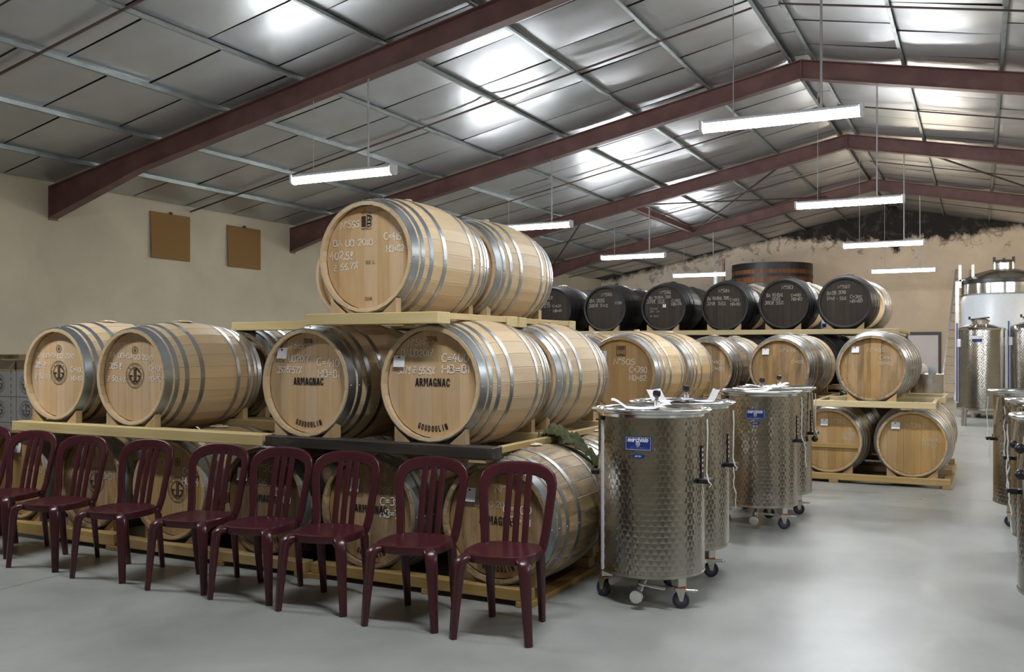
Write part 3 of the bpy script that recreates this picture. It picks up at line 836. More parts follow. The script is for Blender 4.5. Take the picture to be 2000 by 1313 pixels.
# racks: two bearers with wedges and runners
def rack(label, x0, x1, yf, yb, zt, barrels, mat='pine', bh=.075, bt=.10, wedges=True, floor=False, runners=(0, 1), name='barrel_rack', group='racks under the barrels', shims=(), rear_x=None, wy=None):
    t = thing(name, label, 'rack', ((x0 + x1) / 2, (yf + yb) / 2, 0 if floor else zt - bh), 0, group)
    ox, oy, oz = (x0 + x1) / 2, (yf + yb) / 2, (0 if floor else zt - bh)
    off = (-ox, -oy, -oz)
    mats = {'pine': ('pine', 'pine_y'), 'pallet': ('pallet', 'pallet_y'), 'pine_dark': ('pine_dark', 'pine_y')}[mat]
    ra, rb_ = rear_x or (x0, x1)
    part('front_beam', MB().box(x0, x1, yf, yf + bt, zt - bh, zt, .004), mats[0], t, off)
    part('rear_beam', MB().box(ra, rb_, yb - bt, yb, zt - bh, zt, .004), mats[0] if mat != 'pine_dark' else 'pine', t, off)
    for r in runners:
        xx = x0 + .03 if r == 0 else x1 - .03 if r == 1 else (x0 + x1) / 2
        if floor: part('runner', MB().box(xx - .05, xx + .05, yf - .01, yb + .01, 0, zt - bh, .003), mats[1], t, off)
        else: part('runner', MB().box(xx - .022, xx + .022, yf + bt, yb - bt, zt - .045, zt - .004, .003), mats[1], t, off)
    if floor:
        nb = max(2, int((x1 - x0) / .9))
        for k in range(1, nb):
            xx = x0 + (x1 - x0) * k / nb + .12
            part('runner', MB().box(xx - .05, xx + .05, yf - .01, yb + .01, 0, zt - bh, .003), mats[1], t, off)
    if wedges:
        def wd(s_):
            P = [(.15, 0), (.262, 0), (.262, .098), (.240, .074)]
            P = P if s_ > 0 else [(-a, b) for a, b in P][::-1]
            return MB().prism(P, 0, .058).mesh('wedge', 'wedge', False)
        for bx in barrels:
            for s_ in (-1, 1):
                wm = cached(('wedge', s_), lambda: wd(s_))
                place('wedge', wm, t, (bx - ox, (wy if wy else yf + .085) - oy, zt - oz)); place('wedge', wm, t, (bx - ox, yb - .062 - oy, zt - oz))
    for sx, zz in shims:
        part('shim', MB().box(sx - .06, sx + .06, yf + .005, yf + bt + .03, zz, zt - bh, .003), 'wedge', t, off)
    return t

# --- front stack
Y0, Y1 = 4.97, 6.12; ZL, ZM, ZT = .478, 1.322, 2.152
xl = [-2.64, -3.59, -4.49, -5.40, -6.27, -7.14]; GA = 'barrels of the front stack'
b = barrel('weathered oak barrel chalked 511 on the floor pallet behind the rightmost chair', xl[0], Y0, ZL, 'old', 2, GA)
armagnac(b, False); note(b, -.235, -.155, .115, .20)
chalk(b, [('N°511', -.02, .185, .042, .17)], 'chalk_faint'); chalk(b, [('C=400', .035, .065, .048, .19), ('HB=81', .04, -.005, .046, .18)]); chalk(b, [('BAUB+BACO 2016', -.30, .09, .036, .38)], 'chalk_faint')
b = barrel('brown barrel chalked C=395 HB=79 on the floor pallet behind the chairs', xl[1], Y0, ZL - .004, 'old', 2, GA)
armagnac(b, False); note(b, -.16, -.09, .12, .21, .1)
chalk(b, [('N°512', -.04, .205, .045, .16), ('BAUB BACO 2016', -.22, .125, .04, .38)], 'chalk_faint'); chalk(b, [('C=395', .10, .045, .052, .20), ('HB=79', .10, -.035, .052, .19)])
b = barrel('dark stained barrel with a note between the fourth and fifth chair from the right', xl[2], Y0, ZL, 'stained', 2, GA)
armagnac(b, False); note(b, -.26, -.165, .125, .215)
chalk(b, [('N°513', -.10, .20, .045, .17), ('BA FB 2016', -.25, .10, .045, .25), ('C=410', .04, .065, .046, .18), ('HB=80', .04, -.01, .046, .18)], 'chalk_faint')
b = barrel('pale floor barrel with round emblem behind the fourth chair from the left', xl[3], Y0, ZL + .012, 'oak2', 2, GA, hoops='hoop_old')
emblem(b, .095, .0, .05)
chalk(b, [('N°553', -.28, .17, .05, .2), ('450 l', -.28, .10, .05, .12)], 'chalk_faint'); chalk(b, [('C=440', .13, .12, .05, .17), ('HB=84', .13, .045, .055, .17)])
b = barrel('oak barrel chalked C=440 HB=84 behind the third chair from the left', xl[4], Y0, ZL + .022, 'old', 2, GA)
emblem(b, .095, .0, .03, False); note(b, -.13, -.06, .19, .27)
chalk(b, [('BST NSI', -.24, .13, .045, .22), ('2018', -.24, .03, .04, .12), ('NBDU', -.24, -.035, .04, .14), ('C=440', .10, .10, .05, .19), ('HB=84', .10, .02, .05, .19)], 'chalk_faint')
b = barrel('oak barrel at the left edge of the picture behind the second chair', xl[5], Y0, ZL + .028, 'oak2', 2, GA, hoops='hoop_old')
chalk(b, [('C=390', .05, .10, .05, .2), ('HB=80', .06, .02, .05, .2)], 'chalk_faint'); note(b, -.08, .0, .17, .25)
for k, x in enumerate(xl[:5]):
    barrel(['weathered barrel with bright hoops behind the green cloth, next to the first vat', 'barrel in the second floor row, behind the barrel chalked C=395', 'barrel in the second floor row, behind the dark stained barrel',
            'barrel in the second floor row, its top showing left of the tarred beam', 'barrel in the second floor row, behind the third chair'][k], x, Y1, ZL, 'old', 1, GA, hoops='hoop' if k == 0 else None)
rack('floor pallet of ochre beams under the front barrels, right half', -4.02, -2.39, Y0 - .04, Y0 + BL - .03, ZL - .374, xl[:2], 'pallet', .07, floor=True, shims=())
rack('floor pallet of ochre beams under the front barrels, middle', -5.86, -4.06, Y0 - .06, Y0 + BL - .03, ZL - .374, xl[2:4], 'pallet', .07, floor=True)
rack('floor pallet of ochre beams under the front barrels, at the left edge', -7.60, -5.90, Y0 - .06, Y0 + BL - .03, ZL - .354, xl[4:], 'pallet', .09, floor=True)
rack('floor pallet under the second row, right half', -4.02, -2.17, Y1 - .02, Y1 + BL, ZL - .374, xl[:2], 'pallet', .07, floor=True)
rack('floor pallet under the second row, left half', -6.7, -4.06, Y1 - .02, Y1 + BL, ZL - .374, xl[2:5], 'pallet', .07, floor=True)
# middle level
b = barrel('light oak barrel stencilled ARMAGNAC and chalked 514, right of its twin', -3.11, Y0, ZM, 'oak', 2, GA, roll=.1)
armagnac(b); note(b, -.296, -.21, .105, .18, -.02)
chalk(b, [('N°514', -.187, .244, .040, .13), ('BAUB2017', -.24, .174, .045, .24), ('387l a 59,6%', -.267, .063, .045, .28), ('C=400', .067, .142, .05, .193), ('HB=81', .07, .072, .05, .196)])
b = barrel('light oak barrel stencilled ARMAGNAC and chalked 515, left of its twin', -4.11, Y0, ZM - .01, 'oak', 2, GA, roll=.23)
armagnac(b); note(b, -.27, -.185, .165, .24, .06)
chalk(b, [('N°515', -.18, .235, .040, .13), ('BA UB2017', -.27, .145, .045, .27), ('392la57%', -.28, .065, .045, .22), ('C=410', .07, .115, .05, .19), ('HB=81', .08, .04, .05, .18)])
b = barrel('light oak barrel with round emblem in the left pair, the right one of the two', -5.80, Y0, ZM + .006, 'oak', 2, GA, roll=.15)
emblem(b)
chalk(b, [('BA UB+BACO 2018', -.28, .155, .036, .47, -.08), ('386 l', -.28, .06, .045, .13), ('a 50,4%', -.30, -.035, .038, .2, -.03), ('C=400', .18, .05, .042, .15, -.03), ('HB=79,5', .18, -.03, .036, .155)])
chalk(b, [('N°597', -.05, .27, .03, .12)], 'chalk_faint')
b = barrel('light oak barrel with round emblem, leftmost of the middle tier', -6.675, Y0, ZM + .018, 'oak', 2, GA, roll=.3)
emblem(b)
chalk(b, [('BA UB+BACO 2018', -.27, .135, .036, .45, -.02), ('386 l', -.29, .05, .045, .13), ('a 50,4%', -.29, -.04, .038, .2, -.03), ('C=400', .17, .02, .042, .15, -.03), ('HB=80', .18, -.05, .036, .13)])
chalk(b, [('N°596', -.04, .26, .03, .12)], 'chalk_faint')
barrel('light oak barrel directly behind the one chalked 514', -3.11, Y1, ZM, 'oak', 2, GA)
barrel('oak barrel in shade behind the one chalked 515', -4.11, Y1, ZM, 'oak', 1, GA)
barrel('old barrel with black smudges, middle tier behind the left pair', -5.80, Y1, ZM, 'stained', 1, GA, hoops='hoop')
rack('long pine bearer rack under the left pair of emblem barrels', -7.08, -4.42, Y0 - .08, Y0 + BL - .05, ZM - .375 + .004, [-5.80, -6.675], 'pine', .078, .13, shims=((-6.95, .875), (-5.4, .86)))
rack('blackened bearer rack under the two ARMAGNAC barrels', -4.385, -2.61, Y0 - .08, Y0 + BL - .03, ZM - .375, [-3.11, -4.11], 'pine_dark', .072, .13, shims=((-3.59, .845), (-2.72, .85)))
rack('bearer rack of the middle tier in the second row', -6.4, -2.62, Y1 - .02, Y1 + BL, ZM - .375, [-3.11, -4.11, -5.80], 'pine', .07)
# top level
b = barrel('large pale barrel chalked 599 at the very top of the front stack', -3.61, Y0, ZT, 'oak', 2, GA, roll=.05, bung=2)
chalk(b, [('N°599', -.226, .203, .045, .15, .02), ('BA UB 2018', -.289, .085, .042, .32, -.02), ('402,5l', -.317, -.005, .05, .187), ('a 56,7%', -.282, -.085, .042, .195, .12), ('C=415', .15, .112, .045, .143, -.06), ('HB=82', .17, .028, .042, .143, 0)])
stencil(b, [('SO L', -.02, -.044, .022, .07), ('2018', -.03, -.285, .02, .057)])
def cooper(mb):
    write(mb, 'TONNELLERIE', -.056, .288, .010, .08, .14, 0, 0, 0)
    write(mb, 'BARTHELEMY', -.054, .185, .011, .08, .16, 0, 0, 0)
    mb.add([(-.055, 0, .205), (-.020, 0, .205), (-.020, 0, .275), (-.055, 0, .275)], [(0, 1, 2, 3)])
    for pts in ([(-.010, .205), (-.010, .245)], arc(-.005, .235, .028, .012, 90, -90, 6), arc(-.005, .216, .030, .011, 90, -90, 6), arc(.002, .262, .012, .012, 0, 360, 9), arc(.02, .258, .008, .014, 0, 360, 8), [(-.012, .28), (.02, .275)]): ribbon(mb, pts, .006)
deco(b, 'emblem', cooper, 'ink', label='black cooperage mark')
barrel('second pale barrel on top, right behind the one chalked 599', -3.61, Y1, ZT, 'oak', 2, GA, bung=2)
barrel('pale barrel on top whose rim peeks out left of the one chalked 599', -4.57, Y1, ZT, 'oak', 1, GA, bung=2)
rack('single pine bearer rack under the topmost barrel chalked 599', -4.02, -2.98, Y0 - .10, Y0 + BL - .05, ZT - .375, [-3.61], 'pine', .075, .15, shims=((-3.30, 1.69), ))
rack('long pine bearer rack under the rear barrels on top', -5.85, -3.03, Y1 - .02, Y1 + BL, ZT - .375, [-3.61, -4.57], 'pine', .075, .13)

# --- second stack behind the vats
Y2, Y3 = 8.6, 9.75; GB = 'barrels of the stack behind the vats'
b = barrel('honey oak barrel chalked 505 with a square stamp, behind the vats', -3.17, Y2, ZM - .03, 'oak2', 1, GB, bung=2, roll=.12, hoops='hoop')
def adour(mb):
    for pts in ([(-.045, .18), (.045, .18)], [(-.045, .275), (.045, .275)], [(-.045, .18), (-.045, .275)], [(.045, .18), (.045, .275)], [(-.035, .19), (.035, .19)], [(-.035, .243), (.035, .243)]): ribbon(mb, pts, .006)
    write(mb, 'ADOUR', -.035, .25, .018, .07, .25, 0, 0, 0)
    ribbon(mb, arc(-.013, .215, .012, .018, 60, 300, 7), .005); ribbon(mb, arc(.013, .215, .012, .018, 120, -120, 7), .005); ribbon(mb, [(0, .198), (0, .236)], .005)
deco(b, 'emblem', adour, 'ink', label='square black cooper stamp'); note(b, -.34 + .11, -.15, .14, .23)
chalk(b, [('N°505', -.075, .10, .055, .215, -.04), ('C=390', .115, .02, .055, .19), ('HB=82', .115, -.06, .05, .18)])
barrel('honey oak barrel directly behind the one chalked 505', -3.17, Y3, ZM - .03, 'oak2', 1, GB, hoops='hoop')
barrel('oak barrel top showing left behind the one chalked 505', -4.08, Y3, ZM - .03, 'oak2', 1, GB, hoops='hoop')
barrel('oak barrel hidden left of the one chalked 505', -4.08, Y2, ZM - .03, 'oak2', 0, GB, hoops='hoop')
for k, (x, y) in enumerate(((-2.72, Y2), (-3.64, Y2), (-4.56, Y2), (-2.72, Y3), (-3.64, Y3), (-4.56, Y3))):
    barrel('barrel in the hidden bottom tier below the one chalked 505', x, y, ZL - .03, 'old', 0, 'hidden bottom tier behind the vats')
rack('bearer rack under the barrel chalked 505', -4.5, -2.65, Y2 - .06, Y2 + BL - .02, ZM - .405, [-3.17, -4.08], 'pine', .07)
rack('bearer rack in the row behind the barrel chalked 505', -4.5, -2.65, Y3 - .02, Y3 + BL, ZM - .405, [-3.17, -4.08], 'pine', .07)
rack('floor pallet hidden under the stack behind the vats, front row', -5.0, -2.3, Y2 - .06, Y2 + BL - .02, ZL - .404, [-2.72, -3.64, -4.56], 'pallet', .06, floor=True)
rack('floor pallet hidden under the stack behind the vats, rear row', -5.0, -2.3, Y3 - .02, Y3 + BL, ZL - .404, [-2.72, -3.64, -4.56], 'pallet', .06, floor=True)

# --- far stack by the aisle
Y4, Y5, Y6, Y7 = 11.2, 12.38, 14.35, 15.5; GC = 'barrels of the far stack'
b = barrel('brown barrel with note on the far floor pallet, nearest the aisle', -.67, Y4, ZL, 'oak2', 1, GC, hoops='hoop_old')
note(b, -.215, -.125, .16, .235); chalk(b, [('N°344', -.06, .18, .05, .2), ('C=400', .14, .03, .04, .18), ('HB=80', .13, -.03, .04, .15)], 'chalk_faint')
b = barrel('brown barrel with a batten across its head on the far floor pallet', -1.56, Y4, ZL, 'oak2', 1, GC, hoops='hoop_old')
note(b, -.09, -.01, .17, .245); chalk(b, [('N°342', .03, .20, .045, .15), ('C=400', .18, .06, .04, .14), ('HB=80', .17, .01, .04, .13)], 'chalk_faint')
part('cross_batten', MB().box(-.335, .335, HD - .026, HD - .002, -.085, -.035, .003), 'pallet', b, (0, 0, RB))
barrel('barrel on the far floor pallet hidden by the third vat', -2.45, Y4, ZL, 'oak2', 0, GC, hoops='hoop_old')
b = barrel('barrel with white note chalked 485, at the right end of the far middle tier', -1.09, Y4 - .03, ZM, 'old', 1, GC, hoops='hoop')
note(b, -.215, -.135, .175, .245); chalk(b, [('N°485', -.05, .19, .042, .19), ('C=410', .11, .10, .045, .17), ('HB=80', .10, .04, .04, .16)], 'chalk_faint')
b = barrel('spotted oak barrel with white note chalked 476, behind the third vat', -2.23, Y4 + .58, ZM - .02, 'old', 1, GC, hoops='hoop')
note(b, -.215, -.13, .165, .24); chalk(b, [('N°476', .0, .20, .042, .2), ('C=405', .17, .06, .04, .15)], 'chalk_faint')
b = barrel('oak barrel chalked C=405 peeking out between two bright barrels', -3.2, Y4 + .65, ZM - .04, 'old', 1, GC, hoops='hoop')
chalk(b, [('C=405', .10, .06, .05, .18), ('HB=80', .10, -.02, .045, .18), ('2', .06, .12, .04, .03)], 'chalk_faint')
barrel('barrel with dark bands behind the one chalked 485', -1.09, Y5, ZM, 'stained', 1, GC)
barrel('pale barrel behind the one chalked 476', -2.23, Y5 + .58, ZM - .02, 'oak', 1, GC)
barrel('pale barrel behind the one chalked C=405', -3.2, Y5 + .65, ZM - .04, 'oak', 1, GC)
barrel('grey barrel in the second floor row by the aisle', -.67, Y5, ZL, 'old', 1, GC)
barrel('barrel in the second floor row of the far stack, inner one', -1.56, Y5, ZL, 'old', 0, GC)
rack('far floor pallet by the aisle', -2.95, -.28, Y4 - .06, Y4 + BL - .02, ZL - .374, [-.67, -1.56, -2.45], 'pallet', .07, floor=True)
rack('far floor pallet by the aisle, second row', -2.95, -.28, Y5 - .02, Y5 + BL, ZL - .374, [-.67, -1.56], 'pallet', .07, floor=True)
rack('bearer rack of the far middle tier, at the aisle end', -1.72, -.42, Y4 - .10, Y4 + BL - .06, ZM - .375, [-1.09], 'pine', .07, shims=((-.72, .86),))
rack('bearer rack of the far middle tier, left part', -3.66, -1.8, Y4 + .52, Y4 + .6 + BL, ZM - .415, [-2.23, -3.2], 'pine', .06)
rack('bearer rack of the far middle tier, second row', -1.55, -.36, Y5 - .02, Y5 + BL, ZM - .375, [-1.09], 'pine', .07, runners=(0, 1, 2))
rack('bearer rack of the far middle tier, second row left', -3.66, -1.8, Y5 + .56, Y5 + .65 + BL, ZM - .415, [-2.23, -3.2], 'pine', .06)
for x, y in ((-2.45, Y5 + .6), (-3.62, Y5 + .6), (-3.62, Y4 + .2)):
    barrel('barrel in the hidden bottom tier of the far stack', x, y, ZL - .02, 'old', 0, 'hidden bottom tier of the far stack')
# dark barrels: middle tier behind and the top row
dx = [-1.76, -2.65, -3.55, -4.54, -5.55, -6.52]; ZD = 2.205; GD = 'dark barrels of the top row'
dl = ['dark barrel at the right end of the top row, next to the bare wall', 'dark barrel in the top row chalked 583, second from the right end', 'dark barrel in the top row chalked 584, below the round vat',
      'dark barrel in the top row with a small white square on its head', 'dark barrel in the top row with bare brown streaks on its head', 'dark barrel in the top row chalked 602, half hidden by the pale barrel']
dt = [[('N°582', -.10, .21, .045, .17), ('BATB 2018', -.25, .115, .05, .26, .05), ('374l - 55%', -.26, .04, .045, .28), ('C=395', .10, .06, .05, .17, -.06), ('HB=80', .10, -.005, .045, .18)],
      [('N°583', -.03, .23, .05, .16), ('BA VENDAL', -.26, .115, .05, .25, .02), ('2015', -.18, .06, .045, .12), ('380l 55%', -.29, .0, .05, .28), ('C=400', .13, .11, .045, .15), ('HB=82', .14, .05, .045, .16)],
      [('N°584', -.10, .22, .05, .17), ('BA VENDAL 2015', -.28, .10, .05, .34, .02), ('371l: 55%', -.29, .02, .05, .3), ('C=393', .10, .075, .045, .15), ('HB=80', .11, .01, .045, .16)],
      [('N°586', -.07, .22, .05, .18), ('BA VENDAL 2015', -.25, .14, .045, .36, .03), ('379l. 55%', -.29, .07, .055, .3), ('C=393', .15, .085, .045, .15), ('HB=78', .15, .03, .045, .17), ('2015', -.24, -.03, .025, .13), ('360 : 54', -.24, -.075, .025, .16), ('10 2017', -.24, -.15, .025, .15)],
      [('N°590', -.07, .21, .05, .18), ('BA 2015', -.28, .11, .055, .26), ('380l 54%', -.30, .03, .05, .34), ('C=397', .20, .07, .045, .12)],
      [('N°602', -.2, .18, .05, .2), ('B 2015', -.22, .09, .045, .17), ('390l a 57', -.3, .04, .045, .26), ('C=407', .0, .04, .045, .16), ('HB=81', .02, -.04, .045, .15)]]
for k, x in enumerate(dx):
    b = barrel(dl[k], x, Y6 + (.0 if k else -.1), ZD + (.015 if k < 2 else 0), 'dark', 1, GD, bung=3 if k < 5 else 1)
    chalk(b, dt[k], 'chalk_faint', .13, 10 + k)
    if k == 3: note(b, -.02, .035, .0, .055, 0)
    lbk = ['pale barrel behind the dark one at the right end of the top row', 'pale barrel behind the second dark one from the right end of the top row', 'pale barrel behind the dark one below the round wooden vat', 'dark barrel behind the one with a white square', 'dark barrel behind the one with brown streaks', 'dark barrel behind the one chalked 602'][k]
    barrel(lbk, x + (.08 if k < 3 else 0), Y7, ZD - (0.02 if k > 2 else 0), 'oak' if k < 3 else 'dark', 1 if k < 3 else 0, GD, bung=1 if k < 3 else 3, hoops='hoop' if k < 3 else None)
t = rack('long greenish pine bearer rack under the dark top row', -7.1, -1.02, Y6 - .12, Y7 + BL, ZD - .375, dx, 'pine', .075, runners=(0, 1, 2))
part('cross_beam', MB().box(-7.1, -1.2, Y6 + BL - .10, Y6 + BL - .03, ZD - .45, ZD - .375, .004), 'pine', t, (4.06, -(Y6 - .12 + Y7 + BL) / 2, -(ZD - .45)))
part('cross_beam', MB().box(-7.1, -1.2, Y7, Y7 + .07, ZD - .45, ZD - .375, .004), 'pine', t, (4.06, -(Y6 - .12 + Y7 + BL) / 2, -(ZD - .45)))
ZM2 = ZD - .45 - .375
for k, x in enumerate((-1.31, -2.20, -3.10, -4.05, -5.05, -6.04)):
    barrel(['blackened barrel in shade right behind the barrels chalked 485', 'blackened barrel in shade between the barrels chalked 476 and 485', 'blackened barrel in shade between the barrels chalked C=405 and 476'][k] if k < 3 else 'blackened barrel of the far middle tier hidden by the stacks in front', x, Y6 + .02, ZM2, 'dark', 0, 'blackened barrels below the dark top row' if k < 3 else 'hidden blackened barrels', bung=0)
    barrel('barrel in the hidden bottom tier of the dark stack', x, Y6 + .02, .50, 'dark', 0, 'hidden bottom tier of the dark stack', bung=0)
    barrel('barrel in the hidden rear tiers of the dark stack', x, Y7 + .02, ZM2, 'dark', 0, 'hidden rear tiers of the dark stack', bung=0)
    barrel('barrel in the hidden rear tiers of the dark stack', x, Y7 + .02, .50, 'dark', 0, 'hidden rear tiers of the dark stack', bung=0)
rack('bearer rack hidden below the blackened barrels', -6.7, -.85, Y6, Y7 + BL, ZM2 - .375, [], 'pine', .07, wedges=False)
rack('floor pallet hidden below the blackened barrels', -6.7, -.85, Y6, Y7 + BL, .50 - .375, [], 'pallet', .07, wedges=False, floor=True)

# ------------------------------------------------------------------ resin chairs (front towards -Y)
def chair_proto():
    t = thing('resin_chair', 'chair', 'chair', (0, 0, 0), 0, 'burgundy resin chairs in a row')
    # seat: rounded, slightly dished, with a skirt
    mb = MB(); n = 36; rings = [0.0, .35, .7, .88, .96, 1.0]
    def outline(a):
        c, s_ = cos(a), sin(a); ex = .72
        x = math.copysign(abs(c) ** ex, c) * (.205 if s_ < 0 else .205 - .03 * s_ * s_); y = math.copysign(abs(s_) ** ex, s_) * .205
        return x, y
    vs = [(0, 0, .438)]; fs = []
    for q in rings[1:]:
        for i in range(n):
            x, y = outline(2 * pi * i / n)
            z = .438 + .012 * q * q if q < .9 else .450 if q < .98 else .446
            vs.append((x * q, y * q, z))
    for zz, k in ((.435, 1.012), (.405, 1.0), (.402, .965)):
        for i in range(n):
            x, y = outline(2 * pi * i / n); vs.append((x * k, y * k, zz))
    for k in (.9, .4):
        for i in range(n):
            x, y = outline(2 * pi * i / n); vs.append((x * k, y * k, .430))
    R_ = len(rings) - 1 + 5
    for i in range(n): fs.append((0, 1 + i, 1 + (i + 1) % n))
    for r in range(R_ - 1):
        for i in range(n):
            a = 1 + r * n + i; b_ = 1 + r * n + (i + 1) % n; fs.append((a, a + n, b_ + n, b_))
    fs.append(tuple(1 + (R_ - 1) * n + i for i in range(n)))
    part('seat', mb.add(vs, fs), 'chair', t, angle=50)
    # legs: moulded, tapering, turning over into the seat edge
    for sx in (-1, 1):
        P = [(sx * .120, -.150, .432), (sx * .158, -.184, .428), (sx * .180, -.203, .405), (sx * .186, -.208, .36), (sx * .197, -.217, .20), (sx * .211, -.228, .002)]
        sz = [(.020, .012), (.030, .020), (.034, .025), (.032, .024), (.026, .020), (.021, .016)]
        part('leg', MB().sweep(P, sz, 12, (sx * .6, -.8, .25), .45), 'chair', t, angle=60)
        P = [(sx * .115, .135, .428), (sx * .145, .168, .418), (sx * .152, .182, .38), (sx * .152, .200, .22), (sx * .150, .228, .002)]
        sz = [(.020, .012), (.027, .018), (.028, .021), (.024, .018), (.019, .015)]
        part('leg', MB().sweep(P, sz, 12, (sx * .6, .8, .15), .45), 'chair', t, angle=60)
    # back: broad arch with rounded shoulders and three slats
    def yb(z): q = (z - .44) / .45; return .178 + .060 * q + .035 * q * q
    P = []; sz = []; rf = []
    left = [(-.160, .415), (-.172, .445), (-.180, .50), (-.186, .55), (-.196, .64), (-.205, .735), (-.203, .79), (-.190, .832), (-.160, .862), (-.115, .878), (-.06, .885), (0, .887)]
    pts = left + [(-x, z) for x, z in left[-2::-1]]
    for i, (x, z) in enumerate(pts):
        q = min(1, max(0, (z - .74) / .12)); bow = .028 * (1 - (x / .2) ** 2)
        P.append((x, yb(z) + bow * .8 - (.012 if z < .46 else 0), z - .028 * q)); sz.append((.026 + .012 * q, .012)); rf.append((-x * .9, -1, .12))
    part('back_frame', MB().sweep(P, sz, 12, rf, .55), 'chair', t, angle=60)
    for xs_ in (-.062, .0, .062):
        P = [(xs_ * .92, yb(z) + .010 + .020 * ((z - .43) / .42), z) for z in (.425, .46, .54, .64, .74, .80, .84)]
        part('slat', MB().sweep(P, [(.0185, .008)], 10, (0, -1, .12), .5), 'chair', t, angle=60)
    return t
CP = chair_proto()
# feet line measured on the floor: row runs 3 degrees off the hall axis
cl = ['burgundy resin chair second from the left, in front of the leftmost floor barrel', 'burgundy resin chair third from the left, in front of the barrel with a small note', 'burgundy resin chair fourth from the left, in front of the emblem barrel',
      'burgundy resin chair in the middle of the row of nine', 'burgundy resin chair fourth from the right, before the dark stained barrel', 'burgundy resin chair third from the right, before the barrel chalked HB=79', 'burgundy resin chair second from the right', 'burgundy resin chair at the right end of the row']
def ground(u, v):
    d = 1800 * EYE / (v - 680.0); x = (u - 1000) / 1800 * d
    c, s_ = cos(YAW), sin(YAW)
    return (x * c - d * s_, x * s_ + d * c)
feet = [(12, 1092), (107, 1118), (238, 1140), (398, 1163), (525, 1183), (670, 1205), (848, 1237), (1032, 1265)]
crot = [.19, .14, .13, .18, .15, .19, .16, .15]
for k, (u, v) in enumerate(feet):
    o = CP if k == 0 else copy_tree(CP)
    gx, gy = ground(u, v); r = crot[k]
    fx, fy = .211, -.232
    o.location = (gx - (fx * cos(r) - fy * sin(r)), gy - (fx * sin(r) + fy * cos(r)), 0)
    o.rotation_euler = (0, 0, r); o['label'] = cl[k]
    if k == 0: c0 = o
    if k == 1: c1 = o
o = copy_tree(CP); o.location = (2 * c0.location.x - c1.location.x, 2 * c0.location.y - c1.location.y, 0); o.rotation_euler = (0, 0, .2)
o['label'] = 'burgundy resin chair at the left end of the row, cut off by the picture edge'

